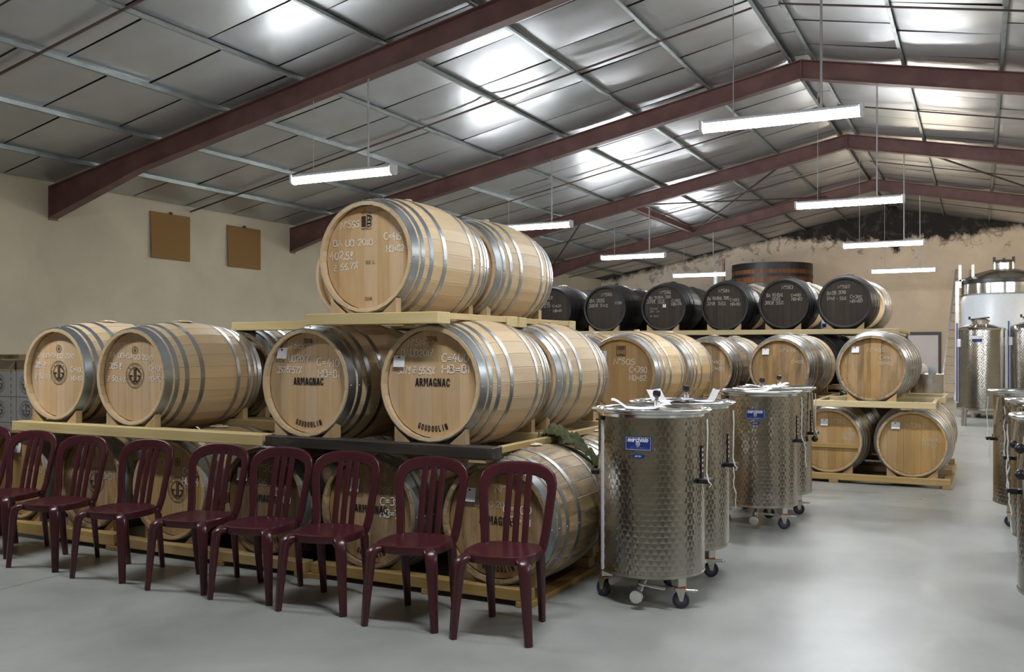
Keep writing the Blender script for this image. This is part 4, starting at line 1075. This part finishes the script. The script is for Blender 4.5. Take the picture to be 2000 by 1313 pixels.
# ------------------------------------------------------------------ variable-capacity steel vats on castors
VR, VZ0, VZ1 = .328, .185, 1.165
def vat_proto():
    t = thing('steel_vat', 'vat', 'vat', (0, 0, 0), 0, 'embossed steel vats on castors')
    mb = MB(); n = 72; hs = [VZ0, VZ0 + .004, VZ1]
    vs = []; uv = []; fs = []
    for i in range(n + 1):
        a = 2 * pi * i / n
        for z in (VZ0, VZ1): vs.append((VR * cos(a), VR * sin(a), z)); uv.append((a * VR, z))
    for i in range(n): fs.append((2 * i, 2 * i + 2, 2 * i + 3, 2 * i + 1))
    mb.add(vs, fs); mb.uv = uv
    part('shell', mb, 'emboss', t)
    part('bottom', MB().lathe([(VR + .002, VZ0 + .02), (VR + .004, VZ0 + .004), (VR - .01, VZ0 - .004), (.0005, VZ0 - .03)], 48), 'steel_soft', t)
    part('top_rim', MB().lathe([(VR - .004, VZ1 - .03), (VR + .004, VZ1 - .028), (VR + .010, VZ1 - .012), (VR + .030, VZ1 - .010), (VR + .041, VZ1 - .002), (VR + .044, VZ1 + .008), (VR + .036, VZ1 + .016), (VR + .012, VZ1 + .018), (VR - .006, VZ1 + .010), (VR - .012, VZ1 - .006), (VR - .03, VZ1 - .012)], 64), 'steel_rim', t, angle=50)
    part('lid', MB().lathe([(VR - .02, VZ1 - .012), (VR - .05, VZ1 - .016), (VR - .09, VZ1 - .002), (.20, VZ1 + .004), (.0005, VZ1 + .010)], 48), 'steel_rim', t, angle=50)
    k = part('lid_valve', MB().lathe([(.020, 0), (.020, .055), (.013, .058), (.011, .075)], 16, c=(.02, .06, VZ1)), 'steel_rim', t)
    part('knob', MB().lathe([(.010, 0), (.022, .010), (.026, .028), (.022, .044), (.0005, .050)], 16, c=(.02, .06, VZ1 + .072)), 'black', k)
    # castors
    for q, (a, brake) in enumerate(((200, 0), (322, 1), (80, 0))):
        ca, sa = cos(radians(a)), sin(radians(a)); R_ = .275
        ct = thing('tmp', '', '') if False else None
        lg = part('leg_bracket', MB().box(-.035, .035, -.03, .03, .128, VZ0 + .02, .003), 'zinc', t, (R_ * ca, R_ * sa, 0), (0, 0, radians(a)))
        wl = MB().lathe([(.030, -.014), (.046, -.015), (.050, -.010), (.050, .010), (.046, .015), (.030, .014)], 28, 'Y', c=(0, 0, .050))
        sw = radians(-a + (-25 if q == 0 else 12))
        part('tyre', wl, 'navy', lg, (.02, 0, 0), (0, 0, sw))
        part('wheel_disc', MB().lathe([(.0005, -.013), (.040, -.011), (.040, .011), (.0005, .013)], 24, 'Y', c=(0, 0, .050)), 'rubber', lg, (.02, 0, 0), (0, 0, sw))
        fk = MB()
        for s_ in (-1, 1):
            fk.add([(-.030, s_ * .018, .118), (.028, s_ * .018, .118), (.012, s_ * .020, .045), (-.006, s_ * .020, .045), (-.030, s_ * .021, .118), (.028, s_ * .021, .118), (.012, s_ * .023, .045), (-.006, s_ * .023, .045)], [(0, 1, 2, 3), (7, 6, 5, 4), (0, 4, 5, 1), (1, 5, 6, 2), (2, 6, 7, 3), (3, 7, 4, 0)])
        fk.box(-.030, .030, -.022, .022, .114, .122)
        part('fork', fk, 'zinc', lg, (.02, 0, 0), (0, 0, sw), smooth=False)
        part('red_collar', MB().box(-.034, .034, -.026, .026, .121, .128), 'red', lg, (.01, 0, 0), (0, 0, sw), smooth=False)
        if brake: part('brake_pedal', MB().box(.02, .085, -.015, .015, .100, .118, .004).box(.08, .10, -.012, .012, .104, .116, .003), 'zinc', lg, (.02, 0, 0), (0, 0, sw), smooth=False)
    # drain valve at the front
    vt = part('drain_pipe', MB().cyl((0, -.16, .15), (0, -.30, .095), .022, seg=16).cyl((0, -.12, VZ0 - .02), (0, -.16, .15), .022, seg=16), 'steel_soft', t)
    part('drain_cap', MB().lathe([(.0005, -.345), (.036, -.345), (.040, -.338), (.040, -.315), (.034, -.305), (.022, -.300)], 28, 'Y', c=(0, 0, .080)), 'steel_rim', vt)
    part('valve_lever', MB().cyl((.0, -.27, .140), (.06, -.285, .138), .008, .007, 10).cyl((.06, -.285, .138), (.165, -.30, .136), .009, .009, 12), 'steel_rim', vt)
    # level gauge strip with graduations, at the left
    a = radians(222)
    st = part('level_gauge', MB().box(-.014, .014, -.006, .004, VZ0 + .01, VZ1 - .045, .002), 'scale', t, (VR * cos(a), VR * sin(a), 0), (0, 0, a + pi / 2))
    tk = MB()
    for q in range(92):
        zz = VZ0 + .02 + q * .0098; ln = .017 if q % 10 == 0 else .008
        tk.add([(.012 - ln, -.0068, zz), (.012, -.0068, zz), (.012, -.0068, zz + .0022), (.012 - ln, -.0068, zz + .0022)], [(0, 1, 2, 3)])
    part('graduations', tk, 'ink', st, smooth=False, kind='stuff')
    part('gauge_cap', MB().box(-.017, .017, -.011, .004, VZ1 - .055, VZ1 - .032, .003), 'black', st)
    # maker's plate and grade badge
    a = radians(272)
    def curved(x0, x1, z0, z1, dr, mbx=None, n=8):
        mbx = mbx or MB(); vs = []
        for i in range(n + 1):
            q = a + (x0 + (x1 - x0) * i / n) / VR
            for z in (z0, z1): vs.append(((VR + dr) * cos(q), (VR + dr) * sin(q), z))
        return mbx.add(vs, [(2 * i, 2 * i + 2, 2 * i + 3, 2 * i + 1) for i in range(n)])
    def wrap(mb2, dr):
        mb2.v = [((VR + dr) * cos(a + x / VR), (VR + dr) * sin(a + x / VR), z) for x, y, z in mb2.v]; return mb2
    pz = .985
    pl = part('maker_plate', curved(-.080, .080, pz - .042, pz + .042, .004), 'blue', t, label='dark blue maker plate with white print')
    ink = MB()
    for (x0, x1, z0, z1) in ((-.074, .074, .0355, .037), (-.074, .074, -.037, -.0355), (-.074, -.0725, -.037, .037), (.0725, .074, -.037, .037)):
        n = 10; vs = []
        for i in range(n + 1): vs += [(x0 + (x1 - x0) * i / n, 0, pz + z0), (x0 + (x1 - x0) * i / n, 0, pz + z1)]
        ink.add(vs, [(2 * i, 2 * i + 2, 2 * i + 3, 2 * i + 1) for i in range(n)])
    GL = dict(G); lo = .66
    GL.update({'m': (.7, [[(0, 0), (0, lo)], [(0, .5), (.15, lo), (.33, .55), (.33, 0)], [(.33, .5), (.5, lo), (.68, .55), (.68, 0)]]), 'a': (.46, [arc(.22, .33, .22, .33, 0, 360, 12), [(.45, lo), (.45, 0)]]),
               'r': (.34, [[(0, 0), (0, lo)], [(0, .42), (.14, lo), (.34, .62)]]), 'c': (.42, [arc(.23, .33, .23, .33, 50, 310, 10)]), 'h': (.46, [[(0, 0), (0, 1)], [(0, .45), (.2, lo), (.44, .52), (.44, 0)]]),
               'i': (.10, [[(.05, 0), (.05, lo)], [(.05, .88), (.05, .96)]]), 's': (.40, [arc(.2, .5, .18, .16, 40, 250, 7) + arc(.2, .17, .2, .17, 80, -150, 7)]), 'o': (.46, [arc(.23, .33, .22, .33, 0, 360, 12)])})
    write(ink, 'marchisio', -.062, pz + .012, .024, .118, .2, .25, 0, 0, GL)
    write(ink, '---', .040, pz + .006, .005, .018, .14, .1, 0, 0)
    ribbon(ink, [(-.010, pz + .006), (-.011, pz - .006), (0, pz - .019), (.011, pz - .006), (.010, pz + .006), (0, pz + .010), (-.010, pz + .006)], .003); ribbon(ink, arc(0, pz - .002, .004, .006, 0, 360, 8), .0025)
    for q, (s_, w_) in enumerate((('--- -- ---- -', .09), ('-- ---- --- ----- --', .125), ('---- ----- --', .10))): write(ink, s_, -w_ / 2, pz - .024 - .0055 * q, .0038, w_, .14, 0, 0, 0)
    part('plate_print', wrap(ink, .0052), 'white', pl, smooth=False)
    bz = pz - .075; el = MB(); n = 24
    vs = [(0, 0, bz)] + [(.040 * cos(2 * pi * i / n), 0, bz + .0145 * sin(2 * pi * i / n)) for i in range(n)]
    el.add(vs, [(0, 1 + i, 1 + (i + 1) % n) for i in range(n)])
    bd = part('grade_badge', wrap(el, .004), 'blue', t, label='small blue oval badge')
    tx = MB(); write(tx, 'AISI 304', -.019, bz - .0035, .008, .038, .18, 0, 0, 0); write(tx, '-----', -.014, bz + .0075, .003, .028, .14, 0, 0, 0)
    part('badge_print', wrap(tx, .0052), 'white', bd, smooth=False)
    # pump holder with manometer cord on the right, clamp handle on the left
    a = radians(352)
    hb = part('pump_bracket', MB().box(-.045, .045, .0, .075, .735, .765, .006), 'black', t, ((VR - .005) * cos(a), (VR - .005) * sin(a), 0), (0, 0, a - pi / 2))
    part('pump_board', MB().box(-.016, .016, .002, .012, .765, .96, .003), 'black', hb)
    part('red_edge', MB().box(-.020, -.016, .002, .013, .765, .965).box(-.016, .020, .002, .0125, .961, .965), 'red', hb, smooth=False)
    dg = MB()
    for q in range(5): dg.box(-.008, .008, .0115, .0135, .80 + .032 * q, .815 + .032 * q)
    part('board_marks', dg, 'white', hb, smooth=False)
    P = [(.038, .055, 1.125), (.042, .060, 1.05), (.046, .058, .92), (.050, .056, .80), (.052, .070, .752), (.050, .085, .735), (.048, .075, .72)]
    part('hose', MB().sweep(P, [(.0045, .0045)], 8), 'cord', hb)
    a = radians(190)
    cb = part('clamp_bracket', MB().box(-.03, .03, 0, .05, .755, .785, .006), 'black', t, ((VR - .004) * cos(a), (VR - .004) * sin(a), 0), (0, 0, a - pi / 2))
    return t
VP = vat_proto()
vats = [(-1.824, 5.52, .05, 'embossed steel vat with blue plate, nearest one on castors beside the chairs'), (-1.87, 6.34, .1, 'embossed steel vat half hidden behind the nearest one'), (-1.736, 8.26, .08, 'embossed steel vat standing in the aisle before the barrel chalked 476'),
        (-1.74, 9.05, .05, 'embossed steel vat half hidden behind the one in the aisle'), (.44, 9.3, 2.6, 'steel vat at the right edge of the picture, its castor in view'), (.54, 7.72, 2.5, 'steel vat cut off by the right edge, middle one of the right hand vats'), (.52, 5.95, 2.4, 'steel vat at the extreme right edge, nearest of the right hand vats')]
for k, (x, y, r, lb) in enumerate(vats):
    o = VP if k == 0 else copy_tree(VP)
    o.location = (x, y, 0); o.rotation_euler = (0, 0, r); o['label'] = lb
# lifting handles with black balls, white cords hanging from the vats
def lever(root, ang, z0, z1, out, ball=True):
    a = radians(ang); p = lambda r, z: ((VR + r) * cos(a), (VR + r) * sin(a), z)
    h = part('lift_handle', MB().cyl(p(.02, z0), p(out, z1), .011, .011, 12), 'steel_rim', root)
    if ball: part('handle_ball', MB().ball(p(out, z1 - .02), .030, 14, 10), 'black', h)
def hang(root, ang, z0, z1, r=.05, seed=1):
    a = radians(ang); rg = random.Random(seed); P = []
    for i in range(9):
        f = i / 8; P.append(((VR + r + rg.uniform(-.008, .008)) * cos(a + rg.uniform(-.02, .02) + .06 * f), (VR + r) * sin(a + .06 * f), z0 + (z1 - z0) * f))
    part('cord', MB().sweep(P, [(.0045, .0045)], 6), 'cord', root)
objs = [o for o in COL.objects if o.type == 'EMPTY' and o.name.startswith('steel_vat')]
VB = {o['label']: o for o in objs}
VL = [VB[v[3]] for v in vats]
lever(VL[3], 345, 1.13, .72, .05); hang(VL[2], 352, .74, .52, .07, 2); hang(VL[1], 345, .74, .46, .06, 3)
for k in (4, 5, 6):
    r = math.degrees(vats[k][2]); lever(VL[k], 205 - r + 10, 1.12, .88, .06, k != 4); hang(VL[k], 188 - r, 1.12, .74, .05, 4 + k); hang(VL[k], 196 - r, .74, .52, .05, 9 + k)
    part('handle_bracket', MB().box(-.03, .03, 0, .06, .73, .76, .005), 'black', VL[k], ((VR) * cos(radians(188 - r)), VR * sin(radians(188 - r)), 0), (0, 0, radians(188 - r) - pi / 2))
lever(VL[6], 213 - math.degrees(vats[6][2]), .72, 1.02, .05)

def paper(label, x, y, z, r, L_, W_, curl, curl2, seed):
    rg = random.Random(seed); n = 14; vs = []; fs = []
    for i in range(n + 1):
        f = i / n; xx = (f - .5) * L_
        e0 = max(0, (.28 - f) / .28); e1 = max(0, (f - .72) / .28)
        zz = curl * sin(e0 * 1.7) + curl2 * sin(e1 * 1.7) + .004 * sin(f * 9)
        xx += .35 * curl * e0 * e0 * 1.4 - .35 * curl2 * e1 * e1 * 1.4
        for q in range(5):
            v = q / 4 - .5; vs.append((xx, v * W_, zz + .012 * abs(v) * (e0 + e1) + .002))
    for i in range(n):
        for q in range(4): fs.append((i * 5 + q, (i + 1) * 5 + q, (i + 1) * 5 + q + 1, i * 5 + q + 1))
    nn = len(vs); vs += [(a, b_, c + .0012) for a, b_, c in vs]; fs += [tuple(nn + k for k in f)[::-1] for f in fs]
    t = thing('paper_sheet', label, 'paper', (x, y, z), r, 'papers on the vat lids')
    part('sheet', MB().add(vs, fs), 'paper', t)
paper('curled white paper on the lid of the nearest vat', -1.88, 5.47, VZ1 + .012, .35, .40, .26, .045, .02, 1)
paper('white paper on the lid of the half hidden second vat, curled up left', -1.94, 6.24, VZ1 + .012, -.1, .30, .24, .075, .01, 2)
paper('white paper on the lid of the half hidden second vat, curled up right', -1.74, 6.40, VZ1 + .012, .45, .28, .24, .008, .075, 3)
paper('white paper on the lid of the vat in the aisle', -1.75, 8.2, VZ1 + .012, .3, .40, .26, .01, .04, 4)
paper('white paper on the lid of the vat behind the one in the aisle', -1.80, 8.99, VZ1 + .012, .3, .42, .26, .012, .03, 5)

# ------------------------------------------------------------------ olive cloth draped on the barrels
def cloth():
    from mathutils import noise as mn
    t = thing('olive_cloth', 'crumpled olive green cloth draped over the floor barrels beside the first vat', 'cloth', (-2.48, 5.95, .9))
    n, m = 56, 30; vs = []; fs = []
    for i in range(n + 1):
        f = i / n
        for j in range(m + 1):
            g = j / m - .5
            wv = .5 + .5 * sin(3.1 * f + 1.2)
            x = -2.70 + .44 * f + .05 * g * sin(5 * f); y = 5.83 + .05 * f + g * (.17 + .10 * wv) + .025 * sin(9 * f)
            dx_ = x + 2.64; yy = min(max((y - Y0) / BL, 0), 1); r = rad(yy) + .010
            z = ZL + sqrt(max(.01, r * r - dx_ * dx_))
            if y > Y0 + BL: z = ZL + sqrt(max(.01, (RH + .014) ** 2 - dx_ * dx_))
            e = 1 - (2 * abs(g)) ** 4
            heap = .062 * math.exp(-((f - .18) / .16) ** 2) + .045 * math.exp(-((f - .50) / .12) ** 2) + .022 * math.exp(-((f - .78) / .14) ** 2)
            q = mn.noise((x * 14, y * 9, 1.3)); q2 = mn.noise((x * 30 + 5, y * 24, 4.1))
            q3 = mn.noise((x * 22 + y * 16, y * 13 - x * 9, 2.2))
            z += heap * (.5 + .5 * e) * (1 + .8 * q) + .030 * (1 - abs(q)) ** 3 * e + .028 * (1 - abs(q3)) ** 5 + .022 * (1 - abs(q2)) ** 3 + .004
            x += .012 * q2; y += .014 * q
            vs.append((x + 2.48, y - 5.95, z - .9))
    for i in range(n):
        for j in range(m): a_ = i * (m + 1) + j; fs.append((a_, a_ + m + 1, a_ + m + 2, a_ + 1))
    nn = len(vs); vs += [(p, q_, c - .004) for p, q_, c in vs]; fs += [tuple(nn + k for k in f)[::-1] for f in fs]
    part('fabric', MB().add(vs, fs), 'olive', t, angle=80)
cloth()

# ------------------------------------------------------------------ cartons by the left wall
def cartons():
    cw, ch, cdp = .46, .295, .36; yf = 6.77
    rows = [('left', -10.20), ('right', -9.72)]
    pt = thing('pallet', 'low wooden pallet under the stacked cartons', 'pallet', (-9.72, yf + .36, 0))
    for q in range(5): part('plank', MB().box(-.5, .5, -.40 + q * .17, -.28 + q * .17, .09, .11), 'pallet', pt, smooth=False)
    for xx in (-.44, 0, .44): part('runner', MB().box(xx - .05, xx + .05, -.40, .40, 0, .09), 'pallet_y', pt, smooth=False)
    for side, x in rows:
        for k in range(4):
            z0 = .11 + k * ch
            pos = ['lowest', 'second from the floor', 'third from the floor', 'topmost'][k]
            t = thing('carton', f'grey white carton in the {side} column by the left wall, {pos}', 'carton', (x + cw / 2, yf + cdp / 2, z0), 0, 'cartons stacked by the left wall')
            part('box', MB().box(-cw / 2 + .003, cw / 2 - .003, -cdp / 2, cdp / 2, .002, ch - .002, .004), 'carton', t, smooth=False)
            mb = MB(); monogram(mb, .105, -.06, ch / 2); part('emblem', mb, 'ink', t, (0, -cdp / 2 - .0015, 0), smooth=False)
            mb = MB()
            for q in range(4): mb.box(cw / 2 - .075, cw / 2 - .068, -cdp / 2 - .0012, -cdp / 2, .03 + .075 * q, .075 + .075 * q)
            part('perforation', mb, 'ink', t, smooth=False)
        part_t = thing('open_carton', f'open brown cardboard tray on top of the {side} column of cartons', 'carton', (x + cw / 2, yf + cdp / 2, .11 + 4 * ch), 0, 'open trays on the cartons')
        z1 = .115
        b_ = MB().box(-cw / 2, cw / 2, -cdp / 2, cdp / 2, .002, .01).box(-cw / 2, cw / 2, -cdp / 2, -cdp / 2 + .006, .01, z1).box(-cw / 2, cw / 2, cdp / 2 - .006, cdp / 2, .01, z1).box(-cw / 2, -cw / 2 + .006, -cdp / 2, cdp / 2, .01, z1).box(cw / 2 - .006, cw / 2, -cdp / 2, cdp / 2, .01, z1)
        part('box', b_, 'card_pale', part_t, smooth=False)
        part('flap', MB().box(-cw / 2, cw / 2, 0, .16, 0, .005), 'card_pale', part_t, (0, -cdp / 2 + .002, z1), (-.15 + pi, 0, 0), smooth=False)
        part('lid_stack', MB().box(-cw / 2 + .05, cw / 2 - .03, -.12, .15, z1 - .02, z1 + .07, .01), 'stained', part_t)
cartons()

# ------------------------------------------------------------------ far end: vat, tanks, ladder, odds and ends
def round_vat():
    t = thing('wooden_vat', 'tall round wooden vat with dark hoops in front of the gable', 'vat', (-5.82, 29.6, 0))
    H = 4.16; R0, R1 = 1.32, 1.215; mb = MB(); n = 56
    for k in range(n):
        a0, a1 = 2 * pi * k / n + .002, 2 * pi * (k + 1) / n - .002
        vs = []
        for z, r in ((.15, R0), (H, R1)):
            for a in (a0, a1): vs.append((r * cos(a), r * sin(a), z))
        for a in (a0, a1): vs.append(((R1 - .06) * cos(a), (R1 - .06) * sin(a), H))
        for a in (a0, a1): vs.append(((R1 - .06) * cos(a), (R1 - .06) * sin(a), H - .2))
        mb.add(vs, [(0, 1, 3, 2), (2, 3, 5, 4), (4, 5, 7, 6)])
    part('staves', mb, 'vat', t, smooth=False, kind='stuff')
    part('cover', MB().lathe([(.0005, H - .14), (R1 - .055, H - .14)], 40), 'vat', t)
    for z, hgt in ((.5, .1), (1.2, .1), (1.9, .1), (2.5, .11), (3.02, .12), (3.42, .11), (3.72, .10), (3.95, .21)):
        r = R0 + (R1 - R0) * (z - .15) / (H - .15)
        part('hoop', MB().lathe([(r, z), (r + .012, z), (r + .008, z + hgt), (r - .004, z + hgt)], 48), 'hoop_dark', t)
    part('plinth', MB().lathe([(1.1, 0), (1.1, .15)], 32, cap=True), 'darkframe', t)
    part('post', MB().box(-1.36, -1.29, -.9, -.78, 0, 4.35).xf(Matrix.Rotation(.0, 4, 'Z')), 'rafter', t, smooth=False)
    o = part('white_pipe', MB().cyl((0, 0, 0), (0, 0, 3.95), .07, seg=14).cyl((0, 0, 0), (0, 0, .02), .12, seg=14), 'poly', None, (-7.35, 28.6, 0))
    tag(o, 'white vertical pipe left of the round wooden vat', 'pipe')
round_vat()
def tall_tank(name, label, x, y, R, z0, z1, mat, gauge=True, hatch=True):
    t = thing(name, label, 'tank', (x, y, 0), 0, 'steel tanks at the far right')
    mb = MB(); n = 56; vs = []; uv = []
    for i in range(n + 1):
        a = 2 * pi * i / n
        for z in (z0, z1): vs.append((R * cos(a), R * sin(a), z)); uv.append((a * R, z))
    mb.add(vs, [(2 * i, 2 * i + 2, 2 * i + 3, 2 * i + 1) for i in range(n)]); mb.uv = uv
    part('shell', mb, mat, t)
    part('top_cone', MB().lathe([(R + .012, z1 - .02), (R + .014, z1 + .012), (R * .55, z1 + .09), (.0005, z1 + .11)], 48), 'steel_rim', t)
    part('bottom_cone', MB().lathe([(R + .012, z0 + .03), (R + .012, z0 - .01), (R * .5, z0 - .08), (.0005, z0 - .09)], 48), 'steel_rim', t)
    for a in (45, 135, 225, 315):
        ca, sa = cos(radians(a)), sin(radians(a))
        part('leg', MB().sweep([(R * .93 * ca, R * .93 * sa, z0 + .05), (R * .98 * ca, R * .98 * sa, .0)], [(.06, .05), (.045, .04)], 10), 'steel_soft', t)
    if hatch:
        h = part('hatch', MB().lathe([(.15, 0), (.15, .09), (.17, .095), (.17, .12), (.12, .15), (.0005, .16)], 28, c=(0, -.05, z1 + .05)), 'steel_rim', t)
        part('hatch_lever', MB().cyl((-.18, -.08, z1 + .19), (.16, -.08, z1 + .23), .014).cyl((-.2, -.08, z1 + .19), (-.2, -.08, z1 + .25), .02), 'black', h)
    if gauge:
        a = radians(205); p = lambda r, z: ((R + r) * cos(a), (R + r) * sin(a), z)
        g = part('level_tube', MB().box(-.03, .03, -.02, .02, z0 + .12, z1 + .12), 'poly', t, (p(.03, 0)[0], p(.03, 0)[1], 0), (0, 0, -.2), smooth=False)
        part('blue_stripe', MB().box(-.006, .016, -.023, -.02, z0 + .14, z1 + .12), 'blue', g, smooth=False)
        part('card', MB().box(.01, .11, -.035, -.025, z1 - .36, z1 - .20), 'white', g, smooth=False)
    a = radians(262)
    pl = MB(); ph = .13
    vs = []
    for i in range(7):
        q = a + (i / 6 - .5) * .18 / R
        for z in (z1 - .26, z1 - .20, z1 - .14): vs.append(((R + .004) * cos(q), (R + .004) * sin(q), z))
    fs = [(3 * i, 3 * i + 3, 3 * i + 4, 3 * i + 1) for i in range(6)]
    part('maker_plate', MB().add(vs, fs), 'blue', t); part('plate_top', MB().add(vs, [(3 * i + 1, 3 * i + 4, 3 * i + 5, 3 * i + 2) for i in range(6)]), 'white', t)
    return t
tall_tank('steel_tank', 'embossed steel tank on legs in front of the big white tank', .03, 20.75, .437, .33, 1.93, 'emboss')
tall_tank('steel_tank', 'embossed steel tank on legs cut off by the right edge', .95, 21.0, .437, .33, 1.97, 'emboss')
def big_tank():
    t = thing('storage_tank', 'big white storage tank with steel top and black band at the far right', 'tank', (.50, 23.5, 0))
    R = .88
    part('skirt', MB().lathe([(R, .12), (R, 2.62), (R - .05, 2.72), (R - .05, 2.74)], 56), 'poly', t)
    part('neck_band', MB().lathe([(R - .02, 2.74), (R, 2.76), (R, 3.0)], 56), 'steel_rim', t)
    part('black_band', MB().lathe([(R, 2.98), (R + .05, 2.99), (R + .05, 3.07), (R, 3.08)], 56), 'black', t)
    part('dome', MB().lathe([(R + .01, 3.08), (R * .7, 3.22), (R * .35, 3.31), (.0005, 3.33)], 56), 'steel_rim', t)
    m = part('manhole', MB().lathe([(.20, 3.25), (.20, 3.46), (.22, 3.48), (.15, 3.53), (.0005, 3.54)], 28), 'steel_soft', t)
    part('manhole_clamp', MB().box(-.03, .03, -.24, .24, 3.50, 3.56).box(-.22, -.16, -.03, .03, 3.46, 3.60).box(.16, .22, -.03, .03, 3.46, 3.60), 'darkframe', m, smooth=False)
    for a in (40, 130, 220, 310): part('leg', MB().cyl((.8 * cos(radians(a)), .8 * sin(radians(a)), 0), (.8 * cos(radians(a)), .8 * sin(radians(a)), .14), .06), 'steel_soft', t)
    part('side_post', MB().box(-.98, -.90, -.30, -.24, 0, 3.06), 'aluminium', t, smooth=False)
    for xx in (-.88, -.62): part('ladder_hook', MB().box(xx - .03, xx + .03, -.42, -.38, 2.9, 3.42), 'aluminium', t, smooth=False)
    part('ladder_rung', MB().box(-.9, -.6, -.42, -.38, 3.05, 3.09), 'aluminium', t, smooth=False)
big_tank()
def ladder():
    # leans against the gable; feet on the floor at y 28.3, top at y 31.9
    t = thing('ladder', 'aluminium ladder leaning against the gable left of the tanks', 'ladder', (-.85, 30.6, 0), 0)
    L_, W_ = 4.2, .40; lean = math.atan2(1.28, 4.0); nx = .10
    rt = Matrix.Rotation(-lean, 4, 'X') @ Matrix.Rotation(0.10, 4, 'Y')
    for s_ in (-1, 1): part('rail', MB().box(s_ * W_ / 2 - .024, s_ * W_ / 2 + .024, -.035, .035, 0, L_, .003).xf(rt), 'hoop_old', t, smooth=False)
    for k in range(14): part('rung', MB().cyl((-W_ / 2, 0, .25 + .28 * k), (W_ / 2, 0, .25 + .28 * k), .018, seg=8).xf(rt), 'hoop_old', t)
ladder()
def pot():
    t = thing('steel_pot', 'low steel pot standing on the far stack beside the white door', 'pot', (-.64, 13.85, .93), 0)
    part('body', MB().lathe([(.0005, 0), (.20, 0), (.21, .01), (.21, .26), (.218, .265), (.20, .262), (.0005, .25)], 36), 'steel_soft', t)
    part('bag', lump(random.Random(3), .09, .08, .16, jit=.25), 'rag', t, (-.08, 0, .25))
    part('bow_tie', MB().add([(-.05, 0, 0), (.05, 0, .0), (.05, 0, .11), (-.05, 0, .11), (0, -.01, .055)], [(0, 1, 4), (1, 2, 4), (2, 3, 4), (3, 0, 4)]), 'hoop_old', t, (.07, -.02, .26))
    s_ = thing('plank_stand', 'rough timber trestle carrying the steel pot', 'trestle', (-.66, 13.85, 0))
    part('board', MB().box(-.24, .24, -.3, .3, .88, .925, .004), 'pallet', s_)
    for xx in (-.18, .18):
        for yy in (-.22, .22): part('leg', MB().box(xx - .04, xx + .04, yy - .04, yy + .04, 0, .88), 'pallet_y', s_, smooth=False)
pot()
def jug():
    t = thing('plastic_jug', 'white plastic jug with blue label between the last two dark barrels', 'jug', (-2.17, Y7 - .06, ZD - .375))
    part('body', MB().lathe([(.0005, 0), (.085, 0), (.09, .01), (.09, .14), (.075, .18), (.03, .22), (.03, .25), (.0005, .25)], 24), 'white', t)
    part('label_band', MB().lathe([(.0915, .05), (.0915, .11)], 24, a0=radians(230), a1=radians(310)), 'blue', t)
jug()
